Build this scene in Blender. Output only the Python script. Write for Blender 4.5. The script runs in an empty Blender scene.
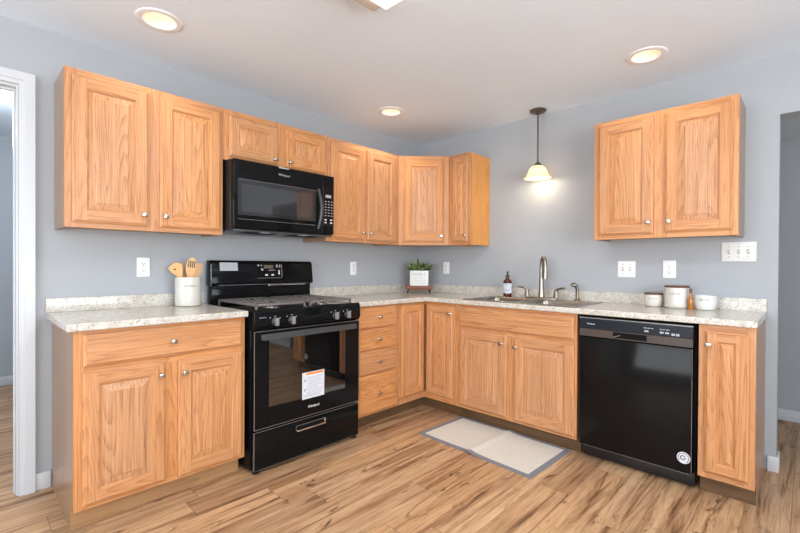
import bpy, bmesh, math, random
from mathutils import Vector, Matrix
random.seed(7)
R = math.radians
SC = bpy.context.scene
COL = SC.collection

# ------------------------------------------------------------------ camera
cam_d = bpy.data.cameras.new('camera')
cam = bpy.data.objects.new('camera', cam_d); COL.objects.link(cam)
cam_d.sensor_width = 36.0
cam_d.lens = 424.767 / 800 * 36
cam_d.shift_y = (268.359 - 266.5) / 800
cam_d.clip_start = 0.05
cam.matrix_world = (Matrix.Translation((2.8576, -3.2361, 1.1682)) @ Matrix.Rotation(R(43.9592), 4, 'Z')
                    @ Matrix.Rotation(R(90 - 0.3788), 4, 'X') @ Matrix.Rotation(R(0.3186), 4, 'Z'))
SC.camera = cam

# ------------------------------------------------------------------ world, exposure
SC.view_settings.view_transform = 'Standard'
SC.view_settings.look = 'None'
SC.view_settings.gamma = 1.0
SC.view_settings.use_curve_mapping = False
SC.view_settings.exposure = 0.05
W = bpy.data.worlds.new('world'); SC.world = W; W.use_nodes = True
W.node_tree.nodes['Background'].inputs[0].default_value = (0.75, 0.85, 1.0, 1)
W.node_tree.nodes['Background'].inputs[1].default_value = 0.6

def lamp(name, typ, loc, power, color=(1, 1, 1), rot=(0, 0, 0), **kw):
    d = bpy.data.lights.new(name, typ); d.energy = power; d.color = color
    for k, v in kw.items(): setattr(d, k, v)
    o = bpy.data.objects.new(name, d); COL.objects.link(o)
    o.location = loc; o.rotation_euler = rot
    return o
H = 2.38
# added fill lamps behind the camera, tilted up to brighten room and ceiling
lamp('window_daylight_south', 'AREA', (2.4, -6.2, 1.35), 130, (0.90, 0.96, 1.0), (R(120), 0, 0), shape='RECTANGLE', size=3.0, size_y=1.6)
lamp('window_daylight_east', 'AREA', (5.2, -3.0, 1.35), 140, (0.90, 0.96, 1.0), (0, R(124), 0), shape='RECTANGLE', size=1.6, size_y=2.6)

# ------------------------------------------------------------------ materials
def srgb(r, g, b):
    f = lambda c: (c / 255 / 12.92) if c / 255 <= 0.04045 else ((c / 255 + 0.055) / 1.055) ** 2.4
    return (f(r), f(g), f(b), 1.0)

class NT:
    def __init__(s, name):
        s.m = bpy.data.materials.new(name); s.m.use_nodes = True
        s.t = s.m.node_tree; s.p = s.t.nodes['Principled BSDF']
    def n(s, typ, ins=None, **attrs):
        nd = s.t.nodes.new(typ)
        for k, v in attrs.items(): setattr(nd, k, v)
        for k, v in (ins or {}).items():
            if hasattr(v, 'links') or isinstance(v, bpy.types.NodeSocket): s.t.links.new(v, nd.inputs[k])
            else: nd.inputs[k].default_value = v
        return nd
    def math(s, op, a, b=None, c=None):
        ins = {0: a}
        if b is not None: ins[1] = b
        if c is not None: ins[2] = c
        return s.n('ShaderNodeMath', ins, operation=op).outputs[0]
    def vmath(s, op, a, b):
        return s.n('ShaderNodeVectorMath', {0: a, 1: b}, operation=op).outputs[0]
    def mix(s, fac, a, b, blend='MIX'):
        nd = s.t.nodes.new('ShaderNodeMix'); nd.data_type = 'RGBA'; nd.blend_type = blend
        for i, v in ((0, fac), (6, a), (7, b)):
            if isinstance(v, bpy.types.NodeSocket): s.t.links.new(v, nd.inputs[i])
            else: nd.inputs[i].default_value = v
        return nd.outputs[2]
    def ramp(s, fac, stops):
        nd = s.t.nodes.new('ShaderNodeValToRGB'); s.t.links.new(fac, nd.inputs[0])
        e = nd.color_ramp.elements
        while len(e) < len(stops): e.new(0.5)
        for el, (p, c) in zip(e, stops):
            el.position = p; el.color = c if len(c) == 4 else (*c, 1)
        return nd.outputs[0]
    def ms(s, fac, lo, hi, a=0.0, b=1.0):
        return s.n('ShaderNodeMapRange', {0: fac, 1: lo, 2: hi, 3: a, 4: b}, clamp=True).outputs[0]
    def obj(s): return s.n('ShaderNodeTexCoord').outputs['Object']
    def noise(s, vec, scale, detail=2.0, rough=0.5, dist=0.0):
        return s.n('ShaderNodeTexNoise', {'Vector': vec, 'Scale': scale, 'Detail': detail, 'Roughness': rough, 'Distortion': dist}).outputs[0]
    def bump(s, h, strength=0.2, dist=0.002):
        b = s.n('ShaderNodeBump', {'Height': h, 'Strength': strength, 'Distance': dist})
        s.t.links.new(b.outputs[0], s.p.inputs['Normal'])
    def set(s, **kw):
        names = dict(color='Base Color', rough='Roughness', metal='Metallic', coat='Coat Weight', trans='Transmission Weight',
                     emit='Emission Color', es='Emission Strength', spec='Specular IOR Level', ior='IOR', coatr='Coat Roughness')
        for k, v in kw.items():
            i = s.p.inputs[names[k]]
            if isinstance(v, bpy.types.NodeSocket): s.t.links.new(v, i)
            else: i.default_value = v
        return s.m

def plain(name, col, rough=0.5, mottle=0.04, scale=12, **kw):
    """a plain surface with a little procedural variation"""
    t = NT(name)
    nz = t.noise(t.obj(), scale, 3)
    lo = tuple(max(0, c * (1 - mottle)) for c in col[:3]) + (1,)
    hi = tuple(c * (1 + mottle) for c in col[:3]) + (1,)
    return t.set(color=t.mix(nz, lo, hi), rough=rough, **kw)

def oak(name, axis, light=(210, 150, 98), dark=(152, 90, 48), rings=26.0, contrast=1.0, rough=0.38):
    t = NT(name)
    co = t.obj()
    rnd = t.n('ShaderNodeObjectInfo').outputs['Random']
    off = t.n('ShaderNodeCombineXYZ', {0: t.math('MULTIPLY', rnd, 37.0), 1: t.math('MULTIPLY', rnd, 11.0), 2: t.math('MULTIPLY', rnd, 23.0)}).outputs[0]
    v = t.vmath('ADD', co, off)
    def stretch(a, b):      # a across the grain, b along it
        s = (a, a, b) if axis == 'Z' else (b, a, a)
        return t.vmath('MULTIPLY', v, s)
    warp = t.noise(stretch(60.0, 2.5), 1.0, 2, 0.5)
    big = t.math('ADD', t.noise(stretch(9.0, 0.62), 1.0, 1.2, 0.4), t.math('MULTIPLY', warp, 0.02))
    ring = t.math('FRACT', t.math('MULTIPLY', big, rings))
    ring = t.ms(ring, 0.0, 0.5, 1.0, 0.0)                # growth rings: sharp dark edge, fading on one side
    fine = t.noise(stretch(120.0, 2.2), 1.0, 4, 0.7)
    pores = t.ms(t.noise(stretch(420.0, 12.0), 1.0, 2, 0.5), 0.54, 0.66)
    tone = t.noise(stretch(9.0, 0.6), 1.0, 2, 0.5)
    L, D = srgb(*light), srgb(*dark)
    c = t.mix(t.ms(tone, 0.3, 0.7), tuple(0.92 * x for x in L[:3]) + (1,), tuple(min(1, 1.07 * x) for x in L[:3]) + (1,))
    c = t.mix(t.math('MULTIPLY', t.math('MULTIPLY', ring, t.ms(fine, 0.34, 0.6, 0.15, 1.0)), 0.6 * contrast), c, D)
    c = t.mix(t.math('MULTIPLY', t.math('MULTIPLY', pores, t.ms(ring, 0, 1, 0.4, 1.0)), 0.55 * contrast), c, D)
    c = t.mix(t.math('MULTIPLY', t.ms(fine, 0.40, 0.66), 0.42 * contrast), c, D)
    # every door and rail has a tone of its own
    hsv = t.n('ShaderNodeHueSaturation', {'Hue': 0.5, 'Saturation': t.ms(rnd, 0, 1, 0.94, 1.02), 'Value': t.ms(rnd, 0, 1, 0.95, 1.05), 'Color': c})
    t.bump(fine, 0.06, 0.0006)
    return t.set(color=hsv.outputs[0], rough=rough, spec=0.4)

M = {}
M['oak_v'] = oak('oak_upright_grain', 'Z')
M['oak_h'] = oak('oak_level_grain', 'X')
M['oak_panel'] = oak('oak_panel_grain', 'Z', (212, 155, 106), (146, 86, 46), 28.0, 1.05)
M['oak_front'] = oak('oak_drawer_grain', 'X', (211, 149, 95), (148, 86, 44), 24.0, 1.05)
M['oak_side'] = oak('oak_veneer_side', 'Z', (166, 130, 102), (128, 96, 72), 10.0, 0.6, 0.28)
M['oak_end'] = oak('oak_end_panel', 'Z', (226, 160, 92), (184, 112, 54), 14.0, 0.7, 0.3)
M['oak_inner'] = oak('oak_carcass', 'Z', (200, 148, 98), (160, 104, 60), 6.0, 0.6)
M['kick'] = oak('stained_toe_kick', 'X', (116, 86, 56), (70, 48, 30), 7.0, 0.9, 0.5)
M['kick_light'] = oak('plain_toe_kick', 'X', (176, 134, 92), (130, 92, 58), 7.0, 0.7, 0.5)
M['utensil'] = oak('beech_wood', 'Z', (222, 172, 116), (196, 140, 84), 5.0, 0.5, 0.5)
M['riser'] = oak('walnut_stained_board', 'X', (134, 74, 44), (80, 40, 24), 8.0, 0.8, 0.4)
M['lid'] = oak('dark_wood_lid', 'X', (110, 68, 46), (74, 44, 30), 6.0, 0.6, 0.45)

def wall_mat(name, c, rough=0.75):
    t = NT(name); co = t.obj()
    n = t.noise(co, 260.0, 3, 0.6)
    k = t.noise(co, 1.7, 2)
    a = srgb(*c)
    t.bump(n, 0.05, 0.001)
    return t.set(color=t.mix(k, tuple(x * 0.98 for x in a[:3]) + (1,), tuple(x * 1.02 for x in a[:3]) + (1,)), rough=rough, spec=0.3)
M['wall'] = wall_mat('blue_grey_wall_paint', (172, 175, 179))
M['ceiling'] = wall_mat('white_ceiling_paint', (232, 243, 254), 0.85)
M['trimw'] = plain('white_trim_paint', srgb(204, 205, 208), 0.35, 0.01)
M['plate'] = plain('white_plastic_plate', srgb(240, 240, 240), 0.35, 0.01)
M['plate_ivory'] = plain('ivory_plastic_plate', srgb(226, 226, 222), 0.4, 0.01)
M['slot'] = plain('dark_slot', srgb(60, 58, 56), 0.6)
M['slotlight'] = plain('grey_switch_gap', srgb(150, 150, 150), 0.6)

def floor_mat():
    t = NT('rustic_plank_floor'); co = t.obj()
    sx = t.n('ShaderNodeSeparateXYZ', {0: co})
    x, y = sx.outputs[0], sx.outputs[1]
    PW, PL = 0.165, 1.22
    xr = t.math('DIVIDE', x, PW)
    row = t.math('FLOOR', xr)
    rofs = t.n('ShaderNodeTexWhiteNoise', {'W': row}, noise_dimensions='1D').outputs[0]
    yr = t.math('ADD', t.math('DIVIDE', y, PL), t.math('MULTIPLY', rofs, 5.0))
    pid = t.math('FLOOR', yr)
    idv = t.n('ShaderNodeCombineXYZ', {0: row, 1: pid, 2: 0.0}).outputs[0]
    wn = t.n('ShaderNodeTexWhiteNoise', {'Vector': idv}, noise_dimensions='3D')
    rnd, rcol = wn.outputs[0], wn.outputs[1]
    fx = t.math('PINGPONG', t.math('FRACT', xr), 0.5)
    fy = t.math('PINGPONG', t.math('FRACT', yr), 0.5)
    seam = t.math('MAXIMUM', t.ms(fx, 0.004, 0.016, 1, 0), t.ms(fy, 0.0008, 0.0022, 1, 0))
    v = t.vmath('ADD', co, t.vmath('MULTIPLY', rcol, (31.0, 17.0, 9.0)))
    g1 = t.noise(t.vmath('MULTIPLY', v, (26, 1.4, 1)), 1.0, 6, 0.66, 0.5)
    g2 = t.noise(t.vmath('MULTIPLY', v, (150, 6.5, 1)), 1.0, 4, 0.65)
    g3 = t.noise(t.vmath('MULTIPLY', v, (7, 1.1, 1)), 1.0, 3, 0.6, 0.4)
    knot = t.noise(t.vmath('MULTIPLY', v, (11, 3.4, 1)), 1.0, 4, 0.65, 1.2)
    c = t.ramp(rnd, [(0.0, srgb(178, 140, 106)), (0.35, srgb(208, 168, 128)), (0.7, srgb(202, 158, 116)), (1.0, srgb(196, 150, 108))])
    c = t.mix(t.ms(g3, 0.44, 0.66, 0, 0.6), c, srgb(166, 124, 88))
    c = t.mix(t.ms(g1, 0.32, 0.45, 0.6, 0), c, srgb(226, 188, 148))
    c = t.mix(t.ms(g1, 0.50, 0.60, 0, 0.85), c, srgb(138, 98, 66))
    c = t.mix(t.ms(g1, 0.60, 0.67, 0, 0.85), c, srgb(88, 62, 44))
    c = t.mix(t.ms(g2, 0.48, 0.68, 0, 0.5), c, srgb(128, 94, 68))
    c = t.mix(t.ms(knot, 0.60, 0.70, 0, 0.85), c, srgb(84, 60, 44))
    c = t.mix(t.math('MULTIPLY', seam, 0.55), c, srgb(92, 66, 48))
    t.bump(t.math('SUBTRACT', g1, seam), 0.12, 0.001)
    return t.set(color=c, rough=t.ms(g1, 0.3, 0.7, 0.32, 0.46), spec=0.45)
M['floor'] = floor_mat()

def laminate():
    t = NT('speckled_stone_laminate'); co = t.obj()
    n1 = t.noise(co, 28, 4, 0.6, 0.4)
    n2 = t.noise(t.vmath('MULTIPLY', co, (1, 1, 1.15)), 95, 3, 0.6, 0.7)
    n3 = t.noise(t.vmath('ADD', co, (9, 4, 2)), 140, 2, 0.5, 0.5)
    n4 = t.noise(t.vmath('ADD', co, (3, 8, 5)), 60, 3, 0.6, 1.0)
    c = t.mix(t.ms(n1, 0.35, 0.65), srgb(216, 211, 202), srgb(196, 188, 177))
    c = t.mix(t.ms(n4, 0.56, 0.64, 0, 0.75), c, srgb(172, 161, 146))
    c = t.mix(t.ms(n2, 0.59, 0.66, 0, 0.9), c, srgb(124, 113, 102))
    c = t.mix(t.ms(n3, 0.66, 0.70, 0, 0.9), c, srgb(92, 84, 78))
    return t.set(color=c, rough=0.2, spec=0.5)
M['laminate'] = laminate()

M['black'] = plain('black_gloss_enamel', (0.006, 0.006, 0.0065, 1), 0.08, 0.1, spec=0.13)
M['blackpanel'] = plain('black_gloss_panel', (0.008, 0.007, 0.007, 1), 0.12, 0.1, spec=0.14)
M['blacksatin'] = plain('black_satin_plastic', (0.012, 0.012, 0.013, 1), 0.32, 0.1)
M['blackmatte'] = plain('black_matte', (0.004, 0.004, 0.004, 1), 0.7, 0.1, spec=0.15)
M['iron'] = plain('cast_iron_grate', (0.16, 0.14, 0.13, 1), 0.42, 0.15, 40)
M['handle_grey'] = plain('dark_grey_handle', (0.05, 0.052, 0.056, 1), 0.28, 0.05)
M['knob_grey'] = plain('grey_dial', (0.20, 0.205, 0.21, 1), 0.35, 0.05)
M['edge'] = plain('polished_black_edge', (0.32, 0.32, 0.33, 1), 0.2, 0.05, metal=0.7)  # light grey so thin strips paint the bright highlights along black appliance edges
M['dwblue'] = plain('dark_blue_black_console', (0.008, 0.012, 0.019, 1), 0.2, 0.1)
M['dwbrown'] = plain('dark_brown_console_strip', (0.06, 0.042, 0.034, 1), 0.35, 0.1)
M['white_ink'] = plain('white_ink', srgb(225, 228, 230), 0.5, 0.0)
M['grey_ink'] = plain('pale_grey_ink', srgb(165, 168, 175), 0.5, 0.0)
M['dark_ink'] = plain('dark_grey_ink', srgb(86, 84, 84), 0.6, 0.0)
M['paper'] = plain('white_sticker_paper', srgb(214, 216, 224), 0.55, 0.02)
M['paper_grey'] = plain('silver_sticker', srgb(176, 178, 182), 0.45, 0.03)
M['orange'] = plain('orange_ink', srgb(236, 140, 50), 0.5, 0.0)
M['nickel'] = plain('brushed_nickel', srgb(156, 147, 136), 0.28, 0.05, 60, metal=1.0)
M['knob'] = plain('satin_nickel_knob', srgb(196, 190, 182), 0.22, 0.05, 60, metal=1.0)
M['nickel_dark'] = plain('bronzed_nickel', srgb(128, 117, 104), 0.3, 0.05, 60, metal=1.0)
M['chrome'] = plain('polished_chrome', srgb(220, 220, 220), 0.12, 0.02, metal=1.0)
M['steel'] = plain('brushed_stainless_steel', srgb(164, 156, 146), 0.26, 0.06, 80, metal=1.0)
M['ceramic'] = plain('cream_ceramic', srgb(212, 207, 198), 0.25, 0.02)
M['ceramic_white'] = plain('white_ceramic', srgb(222, 221, 216), 0.2, 0.01)
M['mat_grey'] = plain('grey_woven_edging', srgb(128, 128, 134), 0.9, 0.12, 300)
M['foil'] = plain('crumpled_foil_paper', srgb(190, 192, 194), 0.4, 0.2, 14)
M['oven_inside'] = plain('grey_oven_enamel', (0.09, 0.075, 0.065, 1), 0.35, 0.2)
M['soil'] = plain('dark_soil', srgb(50, 40, 32), 0.9, 0.3, 60)
M['fixture_metal'] = plain('tan_metal_end_cap', srgb(216, 208, 202), 0.4, 0.02)
M['cantrim'] = plain('white_can_trim', srgb(242, 240, 242), 0.45, 0.01)

def weave():
    t = NT('white_woven_fabric'); co = t.obj()
    sx = t.n('ShaderNodeSeparateXYZ', {0: co})
    a = t.math('SINE', t.math('MULTIPLY', sx.outputs[0], 420.0))
    b = t.math('SINE', t.math('MULTIPLY', sx.outputs[1], 420.0))
    w = t.math('MULTIPLY', a, b)
    n = t.ms(t.noise(co, 110, 4, 0.7), 0.3, 0.7)
    f = t.math('ADD', t.ms(w, -1, 1, 0, 0.6), t.math('MULTIPLY', n, 0.4))
    t.bump(w, 0.4, 0.002)
    return t.set(color=t.mix(f, srgb(196, 188, 176), srgb(236, 230, 220)), rough=0.9)
M['weave'] = weave()

def glow(name, col, strength):
    t = NT(name); n = t.noise(t.obj(), 3, 1)
    c = t.mix(n, tuple(0.99 * x for x in col) + (1,), tuple(col) + (1,))
    return t.set(color=(0.9, 0.88, 0.85, 1) if strength else (0.12, 0.09, 0.06, 1), emit=c, es=strength, rough=0.5)
M['lens'] = glow('lit_lamp_lens', (1.0, 0.94, 0.84), 2.4)
M['can_inner'] = plain('can_reflector', srgb(250, 240, 220), 0.5, 0.01)
M['diffuser'] = glow('lit_acrylic_diffuser', (1.0, 0.98, 0.96), 5.0)
M['bulb'] = glow('lit_bulb', (1.0, 0.9, 0.72), 7.0)
M['dome'] = glow('lit_dome', (1.0, 0.98, 0.95), 5.0)
M['display'] = glow('lit_clock_display', (0.9, 0.6, 0.3), 0.0)

def shade_mat():
    t = NT('alabaster_glass_shade'); n = t.noise(t.obj(), 14, 3, 0.6, 1.2)
    c = t.mix(n, srgb(250, 240, 220), srgb(240, 222, 190))
    m = t.set(color=c, rough=0.35)
    tr = t.n('ShaderNodeBsdfTranslucent', {'Color': c})
    mx = t.n('ShaderNodeMixShader', {0: 0.55, 1: t.p.outputs[0], 2: tr.outputs[0]})
    t.t.links.new(mx.outputs[0], t.t.nodes['Material Output'].inputs[0])
    return m
M['shade'] = shade_mat()

def glassy(name, tint, opacity, rough=0.03, ior=1.5):
    """thin dark pane: partly see-through, with a clear reflection"""
    t = NT(name)
    t.set(color=(0.006, 0.006, 0.006, 1), rough=rough, spec=0.5)
    n = t.noise(t.obj(), 4, 2)
    tr = t.n('ShaderNodeBsdfTransparent', {'Color': t.mix(n, tuple(0.97 * x for x in tint) + (1,), tuple(tint) + (1,))})
    gl = t.n('ShaderNodeBsdfGlossy', {'Color': (1, 1, 1, 1), 'Roughness': rough})
    fr = t.n('ShaderNodeFresnel', {'IOR': ior})
    a = t.n('ShaderNodeMixShader', {0: opacity, 1: tr.outputs[0], 2: t.p.outputs[0]})
    b = t.n('ShaderNodeMixShader', {0: fr.outputs[0], 1: a.outputs[0], 2: gl.outputs[0]})
    t.t.links.new(b.outputs[0], t.t.nodes['Material Output'].inputs[0])
    return t.m
M['oven_glass'] = glassy('tinted_oven_glass', (0.35, 0.33, 0.32), 0.45, ior=2.1)
M['mw_glass'] = plain('dark_microwave_glass', (0.022, 0.023, 0.025, 1), 0.06, 0.05)
M['mw_glass_inner'] = plain('dark_microwave_screen', (0.03, 0.031, 0.033, 1), 0.03, 0.05, spec=0.9)

def amber():
    t = NT('amber_glass'); n = t.noise(t.obj(), 20, 2)
    return t.set(color=t.mix(n, srgb(84, 36, 14), srgb(104, 46, 18)), rough=0.08, trans=0.35, ior=1.45)
M['amber'] = amber()
M['amber_light'] = plain('honey_amber_glass', srgb(200, 126, 50), 0.1, 0.15, 30, trans=0.3)

def leafm():
    t = NT('green_leaf'); n = t.noise(t.obj(), 40, 2)
    rnd = t.n('ShaderNodeNewGeometry').outputs['Random Per Island']
    return t.set(color=t.ramp(rnd, [(0, srgb(44, 62, 36)), (0.5, srgb(84, 108, 56)), (1, srgb(140, 156, 90))]), rough=0.5)
M['leaf'] = leafm()

# ------------------------------------------------------------------ mesh builder
class MB:
    def __init__(s): s.bm = bmesh.new(); s.mats = []
    def mi(s, m):
        if m not in s.mats: s.mats.append(m)
        return s.mats.index(m)
    def face(s, pts, m):
        vs = [s.bm.verts.new(p) for p in pts]
        f = s.bm.faces.new(vs); f.material_index = s.mi(m); return f
    def box(s, x0, x1, y0, y1, z0, z1, m, bev=0.0, seg=2):
        i = s.mi(m)
        v = [s.bm.verts.new((x, y, z)) for x in (x0, x1) for y in (y0, y1) for z in (z0, z1)]
        fs = [s.bm.faces.new([v[a] for a in q]) for q in ((0, 1, 3, 2), (4, 6, 7, 5), (0, 4, 5, 1), (2, 3, 7, 6), (0, 2, 6, 4), (1, 5, 7, 3))]
        for f in fs: f.material_index = i
        if bev > 0:
            es = list({e for f in fs for e in f.edges})
            r = bmesh.ops.bevel(s.bm, geom=es, offset=bev, segments=seg, profile=0.5, affect='EDGES', clamp_overlap=True)
            for f in r['faces']: f.material_index = i
        return s
    def prism(s, poly, axis, lo, hi, m, bev=0.0):
        """poly: 2-D points; axis 'x': (y,z), 'y': (x,z), 'z': (x,y)"""
        i = s.mi(m)
        P = {'x': lambda a, b, c: (c, a, b), 'y': lambda a, b, c: (a, c, b), 'z': lambda a, b, c: (a, b, c)}[axis]
        A = [s.bm.verts.new(P(a, b, lo)) for a, b in poly]; B = [s.bm.verts.new(P(a, b, hi)) for a, b in poly]
        n = len(poly); fs = [s.bm.faces.new(A), s.bm.faces.new(B[::-1])]
        for k in range(n): fs.append(s.bm.faces.new((A[k], B[k], B[(k + 1) % n], A[(k + 1) % n])))
        for f in fs: f.material_index = i
        if bev > 0:
            es = list({e for f in fs for e in f.edges})
            r = bmesh.ops.bevel(s.bm, geom=es, offset=bev, segments=2, profile=0.5, affect='EDGES', clamp_overlap=True)
            for f in r['faces']: f.material_index = i
        return s
    def lathe(s, prof, m, c=(0, 0, 0), seg=32, close=True, mat=None, sx=1.0, sy=1.0):
        """prof: (r, z) list turned about z; mat: optional 4x4 applied after"""
        i = s.mi(m); rings = []
        for r, z in prof:
            ring = []
            if r < 1e-6:
                p = Vector((0, 0, z)); ring = [p]
            else:
                ring = [Vector((sx * r * math.cos(2 * math.pi * k / seg), sy * r * math.sin(2 * math.pi * k / seg), z)) for k in range(seg)]
            if mat: ring = [mat @ p for p in ring]
            rings.append([s.bm.verts.new(p + Vector(c)) for p in ring])
        for a, b in zip(rings, rings[1:]):
            for k in range(seg):
                q = (k + 1) % seg
                if len(a) == 1 and len(b) == 1: continue
                if len(a) == 1: vs = (a[0], b[k], b[q])
                elif len(b) == 1: vs = (a[k], b[0], a[q])
                else: vs = (a[k], b[k], b[q], a[q])
                s.bm.faces.new(vs).material_index = i
        if close:
            for rg in (rings[0], rings[-1]):
                if len(rg) > 2: s.bm.faces.new(rg).material_index = i
        return s
    def cyl(s, p0, p1, r0, m, r1=None, seg=16):
        p0, p1 = Vector(p0), Vector(p1); d = p1 - p0
        q = Vector((0, 0, 1)).rotation_difference(d).to_matrix().to_4x4()
        return s.lathe([(r0, 0), (r0 if r1 is None else r1, d.length)], m, p0, seg, True, q)
    def tube(s, pts, r, m, seg=12, ry=None):
        i = s.mi(m); pts = [Vector(p) for p in pts]; rings = []
        rs = r if isinstance(r, (list, tuple)) else [r] * len(pts)
        up = None
        for k, p in enumerate(pts):
            t = (pts[min(k + 1, len(pts) - 1)] - pts[max(k - 1, 0)]).normalized()
            if up is None:
                up = Vector((0, 0, 1)) if abs(t.z) < 0.9 else Vector((1, 0, 0))
            u = (up - t * up.dot(t)).normalized(); w = t.cross(u); up = u
            rings.append([s.bm.verts.new(p + u * rs[k] * math.cos(2 * math.pi * a / seg) + w * (ry or 1) * rs[k] * math.sin(2 * math.pi * a / seg)) for a in range(seg)])
        for a, b in zip(rings, rings[1:]):
            for k in range(seg):
                s.bm.faces.new((a[k], a[(k + 1) % seg], b[(k + 1) % seg], b[k])).material_index = i
        s.bm.faces.new(rings[0][::-1]).material_index = i; s.bm.faces.new(rings[-1]).material_index = i
        return s
    def cells(s, xs, ys, keep, z0, z1, m):
        """slab made of grid cells (so it can have holes), one closed shell"""
        i = s.mi(m); vc = {}
        def V(a, b, z):
            k = (a, b, z)
            if k not in vc: vc[k] = s.bm.verts.new((xs[a], ys[b], z))
            return vc[k]
        nx, ny = len(xs) - 1, len(ys) - 1
        K = lambda a, b: 0 <= a < nx and 0 <= b < ny and keep(0.5 * (xs[a] + xs[a + 1]), 0.5 * (ys[b] + ys[b + 1]))
        for a in range(nx):
            for b in range(ny):
                if not K(a, b): continue
                fs = [(V(a, b, z1), V(a + 1, b, z1), V(a + 1, b + 1, z1), V(a, b + 1, z1)), (V(a, b, z0), V(a, b + 1, z0), V(a + 1, b + 1, z0), V(a + 1, b, z0))]
                if not K(a - 1, b): fs.append((V(a, b, z0), V(a, b, z1), V(a, b + 1, z1), V(a, b + 1, z0)))
                if not K(a + 1, b): fs.append((V(a + 1, b, z0), V(a + 1, b + 1, z0), V(a + 1, b + 1, z1), V(a + 1, b, z1)))
                if not K(a, b - 1): fs.append((V(a, b, z0), V(a + 1, b, z0), V(a + 1, b, z1), V(a, b, z1)))
                if not K(a, b + 1): fs.append((V(a, b + 1, z0), V(a, b + 1, z1), V(a + 1, b + 1, z1), V(a + 1, b + 1, z0)))
                for f in fs: s.bm.faces.new(f).material_index = i
        return s
    def build(s, name, parent=None, smooth=True, angle=38, loc=None, rotz=None, recalc=True):
        if recalc: bmesh.ops.recalc_face_normals(s.bm, faces=s.bm.faces)
        me = bpy.data.meshes.new(name); s.bm.to_mesh(me); s.bm.free()
        for m in s.mats: me.materials.append(M[m])
        if smooth:
            for p in me.polygons: p.use_smooth = True
            me.set_sharp_from_angle(angle=R(angle))
        o = bpy.data.objects.new(name, me); COL.objects.link(o)
        if parent: o.parent = parent
        if loc: o.location = loc
        if rotz is not None: o.rotation_euler = (0, 0, rotz)
        return o

def tag(o, label=None, cat=None, group=None, kind=None):
    for k, v in (('label', label), ('category', cat), ('group', group), ('kind', kind)):
        if v: o[k] = v
    return o
def thing(name, label, cat, loc=(0, 0, 0), rotz=0.0, group=None):
    o = bpy.data.objects.new(name, None); COL.objects.link(o)
    o.empty_display_size = 0.1; o.location = loc; o.rotation_euler = (0, 0, rotz)
    return tag(o, label, cat, group)
def struct(o): o['kind'] = 'structure'; return o

def lettering(txt, size, m, parent, at, bend=None, align='CENTER', name='lettering', depth=0.0006, squash=1.0, shear=0.0, space=1.0, rotz=None):
    """raised letters standing in the local XZ plane, facing -Y; bend wraps them round a cylinder of that radius"""
    cu = bpy.data.curves.new(name, 'FONT'); cu.body = txt; cu.size = size; cu.align_x = align; cu.align_y = 'CENTER'
    cu.extrude = depth; cu.shear = shear; cu.space_character = space
    tmp = bpy.data.objects.new('tmp', cu); COL.objects.link(tmp)
    dg = bpy.context.evaluated_depsgraph_get()
    me = bpy.data.meshes.new_from_object(tmp.evaluated_get(dg))
    bpy.data.objects.remove(tmp); bpy.data.curves.remove(cu)
    for v in me.vertices:
        x, y, z = v.co; x *= squash
        if bend:
            a = x / bend; rr = bend + z
            v.co = (rr * math.sin(a), -rr * math.cos(a), y)
        else: v.co = (x, -z, y)
    me.name = name; me.materials.clear(); me.materials.append(M[m])
    o = bpy.data.objects.new(name, me); COL.objects.link(o); o.parent = parent; o.location = at
    if rotz is not None: o.rotation_euler = (0, 0, rotz)
    return o

# ------------------------------------------------------------------ the room
EX, SY = 5.3, -6.3            # inner faces of the far right wall and of the wall behind the camera
OPX = 2.729                   # where the sink wall ends at the hall opening
DY0, DY1, DZ = -3.87, -3.03, 2.062
b = MB(); b.box(-2.9, EX + .12, SY - .12, 1.4, -.1, 0, 'floor'); struct(b.build('floor', smooth=False))
cans = [(0.525, -2.546), (0.476, -0.878), (2.174, -0.505)]
hs = 0.0735
xs = sorted({-.09, EX + .12} | {x + d for x, y in cans for d in (-hs, hs)})
ys = sorted({SY - .12, .115} | {y + d for x, y in cans for d in (-hs, hs)})
b = MB(); b.cells(xs, ys, lambda x, y: not any(abs(x - a) < hs and abs(y - c) < hs for a, c in cans), H, H + .012, 'ceiling')
struct(b.build('ceiling', smooth=False))
# stove wall with the doorway
b = MB()
b.box(-.09, 0, DY1, .115, 0, H, 'wall'); b.box(-.09, 0, DY0, DY1, DZ, H, 'wall'); b.box(-.09, 0, SY - .12, DY0, 0, H, 'wall')
struct(b.build('wall_left', smooth=False))
# sink wall with the hall opening
b = MB()
b.box(0, OPX, 0, .115, 0, H, 'wall'); b.box(OPX, 3.72, 0, .115, 2.04, H, 'wall'); b.box(3.72, EX + .12, 0, .115, 0, H, 'wall')
struct(b.build('wall_back', smooth=False))
b = MB()   # wall to the right of the camera, unseen window opening added for light
b.box(EX, EX + .12, SY - .12, -4.4, 0, H, 'wall'); b.box(EX, EX + .12, -1.6, 0, 0, H, 'wall')
b.box(EX, EX + .12, -4.4, -1.6, 0, .6, 'wall'); b.box(EX, EX + .12, -4.4, -1.6, 2.28, H, 'wall')
struct(b.build('wall_right', smooth=False))
b = MB()   # wall behind the camera, its unseen window added along with the fill
b.box(0, .8, SY - .12, SY, 0, H, 'wall'); b.box(4.0, EX, SY - .12, SY, 0, H, 'wall')
b.box(.8, 4.0, SY - .12, SY, 0, .6, 'wall'); b.box(.8, 4.0, SY - .12, SY, 2.28, H, 'wall')
struct(b.build('wall_front', smooth=False))
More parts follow.
